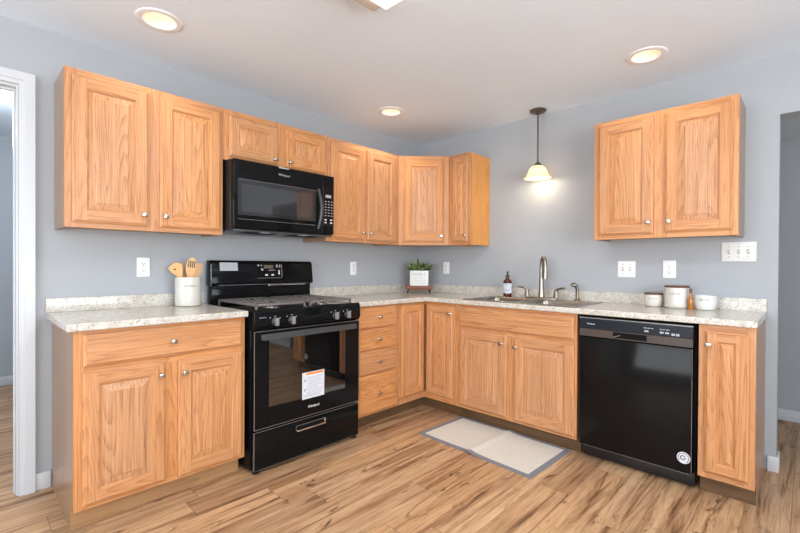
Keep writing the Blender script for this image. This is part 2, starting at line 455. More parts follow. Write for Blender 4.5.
def window(n, horizontal):  # frames of the two unseen windows, added to go with the fill lamps
    b = MB(); t = 'trimw'
    def bx(a0, a1, z0, z1):
        if horizontal: b.box(a0, a1, SY - .09, SY - .03, z0, z1, t)
        else: b.box(EX + .03, EX + .09, a0, a1, z0, z1, t)
    a0, a1 = (.8, 4.0) if horizontal else (-4.4, -1.6)
    bx(a0, a1, .6, .66); bx(a0, a1, 2.22, 2.28)
    for a in (a0, .5 * (a0 + a1) - .03, a1 - .06): bx(a, a + .06, .66, 2.22)
    struct(b.build('window_%d' % n, smooth=False))
window(1, True); window(2, False)

def baseb(name, pts_boxes):
    b = MB()
    for x0, x1, y0, y1 in pts_boxes: b.box(x0, x1, y0, y1, 0, .088, 'trimw', .004)
    struct(b.build(name))
baseb('baseboard_left', [(.0, .013, -2.972, -2.905), (0, .013, SY, DY0 - .06)])
baseb('baseboard_back', [(2.69, OPX + .013, -.013, 0), (OPX, OPX + .013, 0, .115), (3.72, EX, -.013, 0)])
baseb('baseboard_right', [(EX - .013, EX, SY, -.013)])
# door casing of the left doorway
b = MB(); cw = .062
for i, t0, t1 in ((0, .0, .016), (.022, .016, .022)):
    b.prism([(DY1 + i, 0), (DY1 + cw, 0), (DY1 + cw, DZ + cw), (DY1 + i, DZ + i)], 'x', t0, t1, 'trimw')
    b.prism([(DY0 - i, 0), (DY0 - cw, 0), (DY0 - cw, DZ + cw), (DY0 - i, DZ + i)], 'x', t0, t1, 'trimw')
    b.prism([(DY0 - i, DZ + i), (DY0 - cw, DZ + cw), (DY1 + cw, DZ + cw), (DY1 + i, DZ + i)], 'x', t0, t1, 'trimw')
struct(b.build('trim_1', smooth=False))
b = MB()   # jamb lining and stop
b.box(-.093, .004, DY1 - .010, DY1 - .0, 0, DZ, 'trimw', .002); b.box(-.093, .004, DY0, DY0 + .014, 0, DZ, 'trimw', .002)
b.box(-.093, .004, DY0 + .014, DY1 - .010, DZ - .014, DZ, 'trimw', .002)
b.box(-.060, -.03, DY1 - .018, DY1 - .010, 0, DZ - .014, 'trimw', .002); b.box(-.060, -.03, DY0 + .014, DY1 - .018, DZ - .026, DZ - .014, 'trimw', .002)
struct(b.build('trim_2'))
# the room beyond the doorway
b = MB(); b.box(-2.8, -2.68, -5.6, -1.9, 0, H, 'wall'); struct(b.build('wall_far_left', smooth=False))
b = MB(); b.box(-2.68, -.09, -2.0, -1.9, 0, H, 'wall'); struct(b.build('wall_beyond_door', smooth=False))
b = MB(); b.box(-2.68, -.09, -5.6, -5.5, 0, H, 'wall'); struct(b.build('wall_beyond_door_near', smooth=False))
b = MB(); b.box(-2.8, -.09, -5.6, -1.9, H, H + .012, 'ceiling'); struct(b.build('ceiling_beyond_door', smooth=False))
baseb('baseboard_far_left', [(-2.68, -2.667, -5.5, -2.0)])
# the hall beyond the opening
b = MB(); b.box(1.3, EX, 1.15, 1.27, 0, H, 'wall'); struct(b.build('wall_hall', smooth=False))
b = MB(); b.box(1.2, 1.3, .115, 1.27, 0, H, 'wall'); struct(b.build('wall_hall_left', smooth=False))
b = MB(); b.box(EX, EX + .1, .115, 1.27, 0, H, 'wall'); struct(b.build('wall_hall_right', smooth=False))
b = MB(); b.box(1.3, EX, .115, 1.15, 2.14, 2.152, 'ceiling'); struct(b.build('ceiling_hall', smooth=False))
baseb('baseboard_hall', [(1.3, EX, 1.137, 1.15)])

# ------------------------------------------------------------------ cabinet pieces (local: X along the wall, front towards -Y)
def knob(parent, x, y, z):
    b = MB()
    b.lathe([(.009, 0), (.006, .003), (.005, .014)], 'knob', (0, 0, 0), 12, True, Matrix.Rotation(R(90), 4, 'X'))
    b.box(-.0135, .0135, -.027, -.013, -.011, .011, 'knob', .004, 3)
    return b.build('knob', parent, loc=(x, y, z))
def edge_profile(b, x0, x1, z0, z1, y, side_mats):
    """stepped, routed outer edge from the back plane y to the face at y-.019; returns the front rectangle"""
    loops = [(0, 0), (0, -.010), (.004, -.013), (.007, -.0135), (.012, -.019)]
    L = [[(x0 + i, y + d, z0 + i), (x1 - i, y + d, z0 + i), (x1 - i, y + d, z1 - i), (x0 + i, y + d, z1 - i)] for i, d in loops]
    for A, B in zip(L, L[1:]):
        for k in range(4):
            q = (k + 1) % 4; b.face((A[k], A[q], B[q], B[k]), side_mats[k % 2])
    b.face(L[0][::-1], side_mats[1])
    return x0 + .012, x1 - .012, z0 + .012, z1 - .012
def door(parent, x0, x1, z0, z1, y, kx=None, kz=None, fw=.058, loc=None, rotz=None, label=None):
    """frame-and-raised-panel door whose back lies on plane y"""
    b = MB(); yf = y - .019
    a0, a1, c0, c1 = edge_profile(b, x0, x1, z0, z1, y, ('oak_h', 'oak_v'))
    i0, i1, j0, j1 = x0 + fw, x1 - fw, z0 + fw, z1 - fw
    b.face([(a0, yf, c0), (i0, yf, c0), (i0, yf, c1), (a0, yf, c1)], 'oak_v')
    b.face([(i1, yf, c0), (a1, yf, c0), (a1, yf, c1), (i1, yf, c1)], 'oak_v')
    b.face([(i0, yf, c0), (i1, yf, c0), (i1, yf, j0), (i0, yf, j0)], 'oak_h')
    b.face([(i0, yf, j1), (i1, yf, j1), (i1, yf, c1), (i0, yf, c1)], 'oak_h')
    steps = [(0, 0), (.003, .004), (.006, .0045), (.009, .009)]
    L = [[(i0 + i, yf + d, j0 + i), (i1 - i, yf + d, j0 + i), (i1 - i, yf + d, j1 - i), (i0 + i, yf + d, j1 - i)] for i, d in steps]
    for A, B in zip(L, L[1:]):
        for k in range(4):
            q = (k + 1) % 4; b.face((A[k], A[q], B[q], B[k]), 'oak_h' if k % 2 == 0 else 'oak_v')
    o = b.build('door', parent, angle=20, loc=loc, rotz=rotz)
    # raised panel
    b = MB(); p0, p1, q0, q1 = i0 + .009, i1 - .009, j0 + .009, j1 - .009
    steps = [(0, .009), (.003, .0085), (.030 if p1 - p0 > .12 else .016, .0032), (.033 if p1 - p0 > .12 else .019, .0015)]
    L = [[(p0 + i, yf + d, q0 + i), (p1 - i, yf + d, q0 + i), (p1 - i, yf + d, q1 - i), (p0 + i, yf + d, q1 - i)] for i, d in steps]
    for A, B in zip(L, L[1:]):
        for k in range(4):
            q = (k + 1) % 4; b.face((A[k], A[q], B[q], B[k]), 'oak_panel')
    b.face(L[-1], 'oak_panel')
    b.build('door_panel', o, angle=8)
    if kx is not None: knob(o, kx, yf, kz)
    return o
def drawer(parent, x0, x1, z0, z1, y, kn=True, name='drawer'):
    b = MB()
    a0, a1, c0, c1 = edge_profile(b, x0, x1, z0, z1, y, ('oak_h', 'oak_v'))
    b.face([(a0, y - .019, c0), (a1, y - .019, c0), (a1, y - .019, c1), (a0, y - .019, c1)], 'oak_front')
    o = b.build(name, parent, angle=20)
    if kn: knob(o, .5 * (x0 + x1), y - .019, .5 * (z0 + z1) if kn is True else kn)
    return o
def face_frame(parent, w, z0, z1, yf, uprights, rails, mids=(), th=.019):
    """uprights: (x0,x1) full height; rails: (x0,x1,z0,z1)"""
    b = MB()
    for a, c in uprights: b.box(a, c, yf, yf + th, z0, z1, 'oak_v')
    for a, c, d, e in rails: b.box(a, c, yf, yf + th, d, e, 'oak_h')
    for a, c, d, e in mids: b.box(a, c, yf, yf + th, d, e, 'oak_v')
    return b.build('face_frame', parent, smooth=False)
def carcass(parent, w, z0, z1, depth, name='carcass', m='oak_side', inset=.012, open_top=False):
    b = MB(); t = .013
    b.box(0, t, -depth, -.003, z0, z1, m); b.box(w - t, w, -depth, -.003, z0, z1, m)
    b.box(t, w - t, -depth, -.003, z0 + inset, z0 + inset + t, 'oak_inner')
    if not open_top: b.box(t, w - t, -depth, -.003, z1 - t - .004, z1 - .004, 'oak_inner')
    b.box(t, w - t, -.009, -.003, z0 + inset + t, z1 - t - .004, 'oak_inner')
    return b.build(name, parent, smooth=False)

UZ0, UZ1, UD = 1.346, 2.113, .299
def upper(label, loc, rotz, w, z0, z1, doors, uprights, depth=UD, top=.038, bot=.026, group='oak wall cabinets', side='oak_side', fw=.058):
    t = thing('wall_cabinet', label, 'cabinet', loc, rotz, group)
    carcass(t, w, z0 - loc[2], z1 - loc[2], depth - .019, m=side)
    face_frame(t, w, z0 - loc[2], z1 - loc[2], -depth, uprights,
               [(a1, b0, z0 - loc[2], z0 + bot + .016 - loc[2]) for (a0, a1), (b0, b1) in zip(uprights, uprights[1:])] +
               [(a1, b0, z1 - top - loc[2], z1 - loc[2]) for (a0, a1), (b0, b1) in zip(uprights, uprights[1:])])
    for x0, x1, kx, kz, da, dc in doors:
        door(t, x0, x1, da - loc[2], dc - loc[2], -depth, kx, kz - loc[2], fw=fw)
    return t
G = 1.5
Q = math.pi / 2
# stove wall: local x = y - y0
y0 = -2.890
upper('large oak wall cabinet above the left countertop, two doors', (0, y0, UZ0), Q, .758, UZ0, UZ1,
      [(.028, .358, .332, 1.429, 1.370, 2.082), (.412, .742, .436, 1.428, 1.370, 2.084)], [(0, .045), (.345, .425), (.715, .758)])
y0 = -2.130
upper('short oak wall cabinet with two small doors directly above the microwave', (0, y0, 1.806), Q, .758, 1.806, UZ1,
      [(.034, .361, .335, 1.862, 1.829, 2.082), (.421, .748, .447, 1.862, 1.829, 2.084)], [(0, .048), (.348, .434), (.73, .758)])
y0 = -1.370
upper('oak wall cabinet with two narrow doors right of the microwave', (0, y0, UZ0), Q, .760, UZ0, UZ1,
      [(.037, .366, .340, 1.425, 1.366, 2.084), (.398, .721, .424, 1.425, 1.366, 2.086)], [(0, .05), (.353, .411), (.705, .760)])
# diagonal corner cabinet
def corner_upper():
    cx, cy = .5 * (UD + .61), -.5 * (UD + .61)
    t = thing('corner_wall_cabinet', 'diagonal oak corner wall cabinet with a single door above the potted plant', 'cabinet', (cx, cy, UZ0), R(45), 'oak wall cabinets')
    inv = Matrix.Rotation(R(-45), 3, 'Z')
    L = lambda x, y: tuple((inv @ Vector((x - cx, y - cy, 0)))[:2])
    e = .0135
    poly = [L(.003, -.607), L(UD - e, -.607), L(.607, -UD + e), L(.607, -.003), L(.003, -.003)]
    h = UZ1 - UZ0
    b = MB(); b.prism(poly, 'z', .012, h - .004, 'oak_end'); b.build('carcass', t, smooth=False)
    hw = .5 * math.hypot(.61 - UD, .61 - UD) - .002
    face_frame(t, 2 * hw, 0, h, 0, [(-hw, -.158), (.158, hw)], [(-.158, .158, 0, .042), (-.158, .158, h - .038, h)])
    door(t, -.172, .172, .026, h - .030, 0, .148, .078)
corner_upper()
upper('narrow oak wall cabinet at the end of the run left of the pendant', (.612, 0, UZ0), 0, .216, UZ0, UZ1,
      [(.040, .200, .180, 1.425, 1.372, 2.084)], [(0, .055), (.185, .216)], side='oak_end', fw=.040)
upper('oak wall cabinet hung alone on the sink wall, two doors, right of the pendant', (1.8205, 0, UZ0), 0, .7565, UZ0, UZ1,
      [(.030, .348, .326, 1.441, 1.372, 2.086), (.410, .732, .434, 1.439, 1.374, 2.084)], [(0, .045), (.335, .423), (.718, .7565)])

# ---- base cabinets
BD, TK, BT = .603, .1, .879      # face plane, toe kick height, top of the boxes
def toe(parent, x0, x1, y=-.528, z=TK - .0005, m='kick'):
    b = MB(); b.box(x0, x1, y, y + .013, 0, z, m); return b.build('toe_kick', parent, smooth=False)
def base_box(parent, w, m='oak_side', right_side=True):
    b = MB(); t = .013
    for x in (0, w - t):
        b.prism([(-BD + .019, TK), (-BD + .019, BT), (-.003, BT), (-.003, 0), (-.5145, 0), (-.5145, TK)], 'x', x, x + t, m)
    b.box(t, w - t, -BD + .019, -.003, TK, TK + .013, 'oak_inner')
    b.box(t, w - t, -.01, -.003, TK + .013, BT, 'oak_inner')
    return b.build('carcass', parent, smooth=False)
# left base cabinet
y0 = -2.900; w = .762
t = thing('base_cabinet', 'oak base cabinet left of the stove, one wide drawer over two doors', 'cabinet', (0, y0, 0), Q, 'oak base cabinets')
base_box(t, w); toe(t, 0, w, m='kick_light')
face_frame(t, w, TK, BT, -BD, [(0, .045), (.725, w)], [(.045, .725, BT - .03, BT), (.045, .725, .69, .735), (.045, .725, TK, .135)], [(.352, .425, .135, .69)])
drawer(t, .033, .742, .722, .863, -BD)
door(t, .030, .360, .118, .700, -BD, .334, .635)
door(t, .414, .746, .112, .692, -BD, .440, .630)
# drawer bank right of the stove
y0 = -1.346; w = .428
t = thing('drawer_base_cabinet', 'oak base cabinet of four stacked drawers right of the stove', 'cabinet', (0, y0, 0), Q, 'oak base cabinets')
base_box(t, w); toe(t, 0, w)
face_frame(t, w, TK, BT, -BD, [(0, .04), (.385, w)], [(.04, .385, a, c) for a, c in ((BT - .02, BT), (.695, .73), (.545, .575), (.37, .40), (TK, .13))])
for a, c in ((.721, .872), (.567, .712), (.394, .557), (.112, .384)): drawer(t, .025, .402, a, c, -BD)
# corner base cabinet, bi-fold L doors
t = thing('corner_base_cabinet', 'oak corner base cabinet with two narrow doors meeting in the inner corner', 'cabinet', (0, 0, 0), 0, 'oak base cabinets')
b = MB(); c9 = .914
b.prism([(.003, -c9), (BD - .019, -c9), (BD - .019, -BD + .019), (c9, -BD + .019), (c9, -.003), (.003, -.003)], 'z', TK, BT - .01, 'oak_inner')
b.build('carcass', t, smooth=False)
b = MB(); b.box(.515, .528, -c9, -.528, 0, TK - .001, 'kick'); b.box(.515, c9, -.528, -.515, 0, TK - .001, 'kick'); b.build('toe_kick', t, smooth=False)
b = MB(); f = BD
b.box(f - .019, f, -c9, -.878, TK, BT, 'oak_v'); b.box(f - .019, f, -.878, -f, BT - .028, BT, 'oak_v'); b.box(f - .019, f, -.878, -f, TK, .165, 'oak_v')
b.build('face_frame', t, smooth=False)
b = MB()
b.box(.882, c9, -f, -f + .019, TK, BT, 'oak_v'); b.box(f, .882, -f, -f + .019, BT - .028, BT, 'oak_h'); b.box(f, .882, -f, -f + .019, TK, .150, 'oak_h')
b.build('face_frame', t, smooth=False)
door(t, 0, .262, .150, .862, 0, fw=.05, loc=(f, -.888, 0), rotz=Q)
door(t, .628, .896, .140, .856, -f, .872, .800, fw=.05)
# sink base
x0 = .916; w = .918
t = thing('sink_base_cabinet', 'wide oak sink base cabinet behind the floor mat, false drawer front over two doors', 'cabinet', (x0, 0, 0), 0, 'oak base cabinets')
b = MB(); tt = .013
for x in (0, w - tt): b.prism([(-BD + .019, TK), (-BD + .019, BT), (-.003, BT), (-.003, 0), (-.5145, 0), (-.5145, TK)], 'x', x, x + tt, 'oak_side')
b.box(tt, w - tt, -BD + .019, -.003, TK, TK + .013, 'oak_inner'); b.box(tt, w - tt, -.01, -.003, TK + .013, BT, 'oak_inner')
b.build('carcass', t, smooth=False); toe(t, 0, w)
face_frame(t, w, TK, BT, -BD, [(0, .05), (.885, w)], [(.05, .885, BT - .03, BT), (.05, .885, .68, .725), (.05, .885, TK, .14)], [(.425, .505, .14, .68)])
drawer(t, .034, .902, .714, .858, -BD, kn=False, name='false_drawer_front')
door(t, .042, .440, .120, .694, -BD, .405, .629)
door(t, .496, .904, .116, .690, -BD, .514, .620)
# right base cabinet
x0 = 2.452; w = .226
t = thing('base_cabinet', 'narrow oak base cabinet with one tall door right of the dishwasher', 'cabinet', (x0, 0, 0), 0, 'oak base cabinets')
base_box(t, w); toe(t, 0, w)
face_frame(t, w, TK, BT, -BD, [(0, .035), (.19, w)], [(.035, .19, BT - .03, BT), (.035, .19, TK, .135)])
door(t, .026, .202, .130, .848, -BD, .044, .780, fw=.05)

# ------------------------------------------------------------------ countertops
CB, CT, CD = .8805, .914, .635
def counter_edge(o, wdt=.006):
    md = o.modifiers.new('rounded_edge', 'BEVEL'); md.width = wdt; md.segments = 3; md.limit_method = 'ANGLE'; md.angle_limit = R(60)
t = thing('countertop', 'short speckled laminate countertop on the cabinet left of the stove', 'countertop', (0, 0, CB), 0, 'speckled countertops')
b = MB(); b.box(.002, CD, -2.928, -2.130, 0, CT - CB, 'laminate'); o = b.build('worktop', t); counter_edge(o)
b = MB(); b.box(.002, 0.021, -2.927, -2.130, CT - CB, .988 - CB, 'laminate', .002); b.build('backsplash', t)
t = thing('countertop', 'long L-shaped speckled laminate countertop holding the sink', 'countertop', (0, 0, CB), 0, 'speckled countertops')
SX0, SX1, SY0, SY1 = .985, 1.795, -.565, -.105     # sink cut-out
b = MB(); CR = 2.684
b.cells([.002, CD, SX0, SX1, CR], [-1.348, -CD, SY0, SY1, -.002],
        lambda x, y: (x < CD or y > -CD) and not (SX0 < x < SX1 and SY0 < y < SY1), 0, CT - CB, 'laminate')
o = b.build('worktop', t); counter_edge(o)
b = MB(); b.cells([.002, .021, CR - .003], [-1.348, -.021, -.002], lambda x, y: x < .021 or y > -.021, CT - CB, .987 - CB, 'laminate'); b.build('backsplash', t)

# ------------------------------------------------------------------ stove
def stove():
    y0 = -2.114; w = .762
    t = thing('gas_range', 'black freestanding gas range with a glass oven door between oak cabinets', 'stove', (0, y0, 0), Q)
    FY = -.625
    b = MB()
    b.box(0, .012, FY, -.02, .018, .895, 'black', .002); b.box(w - .012, w, FY, -.02, .018, .895, 'black', .002)
    b.box(.012, w - .012, -.05, -.02, .018, .895, 'blackmatte'); b.box(.012, w - .012, FY + .01, -.05, .018, .05, 'blackmatte')
    b.build('body', t)
    # oven cavity with a rack
    b = MB()
    b.box(.075, .085, -.60, -.12, .30, .78, 'oven_inside'); b.box(w - .085, w - .075, -.60, -.12, .30, .78, 'oven_inside')
    b.box(.085, w - .085, -.13, -.12, .30, .78, 'oven_inside'); b.box(.085, w - .085, -.60, -.13, .30, .31, 'oven_inside'); b.box(.085, w - .085, -.60, -.13, .77, .78, 'oven_inside')
    cav = b.build('oven_cavity', t, smooth=False)
    b = MB()
    for k in range(13): b.cyl((.1 + k * .0468, -.58, .545), (.1 + k * .0468, -.14, .545), .0025, 'chrome', seg=6)
    for y in (-.58, -.36, -.14): b.cyl((.087, y, .541), (w - .087, y, .541), .0035, 'chrome', seg=6)
    b.build('oven_rack', cav)
    # cooktop
    b = MB(); b.box(0, w, -.655, -.085, .895, .908, 'black', .005, 3); b.build('cooktop', t)
    for gx in (.035, .397):
        b = MB(); gw = .33; z0, z1 = .931, .944
        for x in (gx, gx + gw - .012): b.box(x, x + .012, -.615, -.11, z0, z1, 'iron', .003)
        for y in (-.615, -.37, -.122): b.box(gx, gx + gw, y, y + .012, z0, z1, 'iron', .003)
        for cyy in (-.49, -.24):
            cxx = gx + gw / 2
            for a in range(4):
                dx, dy = ((1, 0), (0, 1), (-1, 0), (0, -1))[a]
                if dx: b.box(min(cxx + dx * .03, cxx + dx * .16), max(cxx + dx * .03, cxx + dx * .16), cyy - .007, cyy + .007, z0, z1, 'iron', .003)
                else: b.box(cxx - .007, cxx + .007, min(cyy + dy * .03, cyy + dy * .115), max(cyy + dy * .03, cyy + dy * .115), z0, z1, 'iron', .003)
            for k in (-1, 1):
                b.box(cxx + k * .085 - .006, cxx + k * .085 + .006, cyy - .112, cyy + .112, z0, z1, 'iron', .003)
                b.box(cxx + k * .125 - .005, cxx + k * .125 + .005, cyy - .112, cyy + .112, z0, z1, 'iron', .003)
                b.box(cxx + k * .045 - .005, cxx + k * .045 + .005, cyy - .112, cyy - .03, z0, z1, 'iron', .003)
                b.box(cxx + k * .045 - .005, cxx + k * .045 + .005, cyy + .03, cyy + .112, z0, z1, 'iron', .003)
        for x in (gx, gx + gw - .012):
            for y in (-.615, -.122): b.box(x, x + .012, y, y + .012, .9081, z0 + .002, 'iron', .002)
        b.build('grate', t)
    for x in (.2, .562):
        for y in (-.49, -.24):
            b = MB(); b.lathe([(.0, .9081), (.052, .9081), (.048, .913), (.036, .915), (.036, .922), (.0, .922)], 'chrome', (x, y, 0), 24)
            o = b.build('burner', t)
            b = MB(); b.lathe([(.0, .9222), (.038, .9222), (.040, .926), (.034, .9295), (0, .9295)], 'iron', (x, y, 0), 24); b.build('burner_cap', o)
    # sloping control panel
    b = MB(); b.prism([(-.62, .80), (-.655, .802), (-.672, .83), (-.664, .905), (-.655, .917), (-.62, .912)], 'x', 0, w, 'black', .002)
    cp = b.build('control_panel', t)
    for kx in (.126, .233, .551, .648):
        b = MB(); m4 = Matrix.Rotation(R(90), 4, 'X')
        b.lathe([(.0, -.012), (.024, -.012), (.024, .004), (.020, .007), (.0, .007)], 'blacksatin', (0, 0, 0), 24, True, m4)
        b.box(-.0095, .0095, -.030, -.005, -.022, .022, 'knob_grey', .004, 3)
        b.build('control_knob', t, loc=(kx, -.671, .845))
        for a0, a1, d0, c0, c1, ink in ((-.034, -.031, -.6712, .866, .872, 'white_ink'), (-.006, .006, -.6692, .874, .877, 'grey_ink'), (.026, .031, -.6708, .862, .868, 'grey_ink')):
            b = MB(); b.box(kx + a0, kx + a1, -.6722, d0, c0, c1, ink); b.build('dial_mark', cp, smooth=False)
    b = MB(); b.box(.028, .07, -.6705, -.6692, .872, .8745, 'grey_ink'); b.build('dial_mark', cp, smooth=False)
    # oven door: frame around the window, glass, handle, sticker, name
    DFY = -.662; z0, z1 = .250, .796
    wx0, wx1, wz0, wz1 = .093, .640, .362, .742
    b = MB()
    b.box(.004, wx0, DFY, -.627, z0, z1, 'black', .003); b.box(wx1, w - .004, DFY, -.627, z0, z1, 'black', .003)
    b.box(wx0, wx1, DFY, -.627, z0, wz0, 'black'); b.box(wx0, wx1, DFY, -.627, wz1, z1, 'black')
    dr = b.build('oven_door', t, smooth=False)
    b = MB(); b.box(wx0, wx1, DFY + .0005, DFY + .006, wz0, wz1, 'oven_glass'); b.build('window_glass', dr, smooth=False)
    b = MB()
    b.box(.003, .006, DFY - .001, DFY + .004, z0, z1, 'edge'); b.box(.003, w - .003, DFY - .001, DFY + .004, z0 - .001, z0 + .002, 'edge'); b.box(.003, w - .003, DFY - .001, DFY + .003, z1 - .002, z1 + .001, 'edge')
    b.build('edge_trim', dr, smooth=False)
    b = MB(); n = 14
    A = []
    for k in range(n + 1):
        u = k / n; x = .042 + u * (.712 - .042); bow = 4 * u * (1 - u)
        A.append((x, DFY - .026 - .018 * bow, .766 + .004 * bow))
    for (xa, ya, za), (xb, yb, zb) in zip(A, A[1:]):
        for q in range(1):
            P = [(xa, ya, za - .019), (xb, yb, zb - .019), (xb, yb, zb + .015), (xa, ya, za + .015)]
            Bk = [(p[0], p[1] + .014, p[2]) for p in P]
            b.face(P, 'handle_grey'); b.face(Bk[::-1], 'handle_grey')
            b.face((P[3], P[2], Bk[2], Bk[3]), 'handle_grey'); b.face((P[0], Bk[0], Bk[1], P[1]), 'handle_grey')
    b.box(.038, .072, DFY - .026, DFY, .748, .780, 'handle_grey', .003); b.box(.682, .716, DFY - .026, DFY, .748, .780, 'handle_grey', .003)
    b.build('door_handle', dr)
    sx, sz = .311, .354
    b = MB(); b.box(sx, sx + .161, DFY - .0012, DFY - .0002, sz, sz + .161, 'paper')
    st = tag(b.build('warning_sticker', dr, smooth=False), 'white warning sticker with an orange bar')
    b = MB(); e = DFY - .0016
    b.box(sx + .028, sx + .155, e, e + .0004, sz + .144, sz + .157, 'orange')
    for k in range(9):
        L = (.11, .095, .115, .1, .12, .08, .115, .105, .06)[k]
        b.box(sx + .035, sx + .035 + L, e, e + .0004, sz + .126 - k * .013, sz + .129 - k * .013, 'grey_ink')
    b.prism([(sx + .012, sz + .108), (sx + .026, sz + .108), (sx + .019, sz + .12)], 'y', e, e + .0004, 'dark_ink')
    b.prism([(sx + .012, sz + .05), (sx + .016, sz + .046), (sx + .028, sz + .062), (sx + .024, sz + .064)], 'y', e, e + .0004, 'dark_ink')
    for k in range(2): b.box(sx + .008, sx + .13, e, e + .0004, sz + .012 + k * .009, sz + .0145 + k * .009, 'grey_ink')
    b.build('sticker_print', st, smooth=False)
    lettering('Whirlpool', .020, 'white_ink', dr, (.392, DFY - .001, .303), shear=.25, name='door_lettering')
    # storage drawer
    b = MB(); b.box(.004, w - .004, -.660, -.627, .022, .238, 'black', .004)
    sd = b.build('storage_drawer', t)
    b = MB(); b.box(.003, .006, -.661, -.655, .026, .236, 'edge'); b.box(.006, w - .006, -.6610, -.656, .234, .2365, 'edge'); b.box(.006, w - .006, -.6610, -.656, .022, .0235, 'edge')
    b.build('edge_trim', sd, smooth=False)
    hx0, hx1 = .270, .486
    b = MB(); b.box(hx0, hx1, -.6612, -.658, .178, .204, 'blackmatte')
    b.box(hx0 + .004, hx1 - .004, -.672, -.660, .172, .182, 'chrome', .003); b.box(hx1 - .014, hx1 - .002, -.666, -.660, .182, .206, 'chrome', .003)
    b.box(hx0, hx1, -.663, -.660, .204, .207, 'edge'); b.box(hx0, hx0 + .003, -.663, -.660, .178, .206, 'edge')
    b.build('drawer_handle', sd)
    for x in (.03, w - .03):
        for y in (-.635, -.08):
            b = MB(); b.lathe([(.0, 0), (.021, 0), (.021, .010), (.011, .013), (.011, .0175), (0, .0175)], 'blacksatin', (x, y, 0), 16); b.build('foot', t)
    # backguard
    b = MB(); b.box(.006, w - .006, -.085, -.021, .905, 1.03, 'black', .004)
    b.build('backguard_base', t)
    b = MB()
    b.prism([(-.021, 1.03), (-.098, 1.03), (-.104, 1.045), (-.088, 1.175), (-.07, 1.196), (-.021, 1.196)], 'x', -.004, w - .004 + .012, 'black', .006)
    bg = b.build('backguard', t)
    def gy(z): return -.104 + (z - 1.045) * (.016 / .130) - .0012
    def patch(b, x0, x1, z0, z1, m, lift=0.0):
        b.face([(x0, gy(z0) - lift, z0), (x1, gy(z0) - lift, z0), (x1, gy(z1) - lift, z1), (x0, gy(z1) - lift, z1)], m)
    b = MB(); patch(b, .055, .175, 1.128, 1.182, 'paper_grey'); st = tag(b.build('rating_sticker', bg, smooth=False), 'silver sticker')
    b = MB()
    for k in range(3): patch(b, .064, .166, 1.140 + k * .012, 1.143 + k * .012, 'grey_ink', .0006)
    b.build('sticker_print', st, smooth=False)
    b = MB(); patch(b, .318, .500, 1.075, 1.178, 'blackpanel'); patch(b, .366, .436, 1.142, 1.166, 'display', .0006); pn = b.build('clock_display', bg, smooth=False)
    b = MB()
    for x, z, ww, hh, m in ((.318, 1.160, .010, .008, 'white_ink'), (.34, 1.160, .012, .007, 'grey_ink'), (.343, 1.128, .016, .014, 'grey_ink'),
                            (.372, 1.092, .02, .010, 'white_ink'), (.42, 1.092, .02, .010, 'white_ink'), (.46, 1.15, .012, .02, 'grey_ink'),
                            (.484, 1.15, .010, .02, 'grey_ink'), (.476, 1.10, .010, .03, 'white_ink'), (.40, 1.128, .05, .004, 'grey_ink')):
        patch(b, x, x + ww, z, z + hh, m, .0008)
    patch(b, .503, .506, 1.08, 1.172, 'grey_ink', .0004); patch(b, .316, .500, 1.075, 1.0765, 'grey_ink', .0004)
    b.build('button_print', pn, smooth=False)
    b = MB(); b.box(.40, .70, -.100, -.088, 1.021, 1.0295, 'chrome', .002); b.box(.04, .72, -.106, -.100, 1.031, 1.034, 'edge'); b.build('vent_slot', bg, smooth=False)
    b = MB(); b.box(-.005, -.001, -.099, -.094, 1.03, 1.17, 'edge', .001); b.build('edge_trim', bg, smooth=False)
stove()

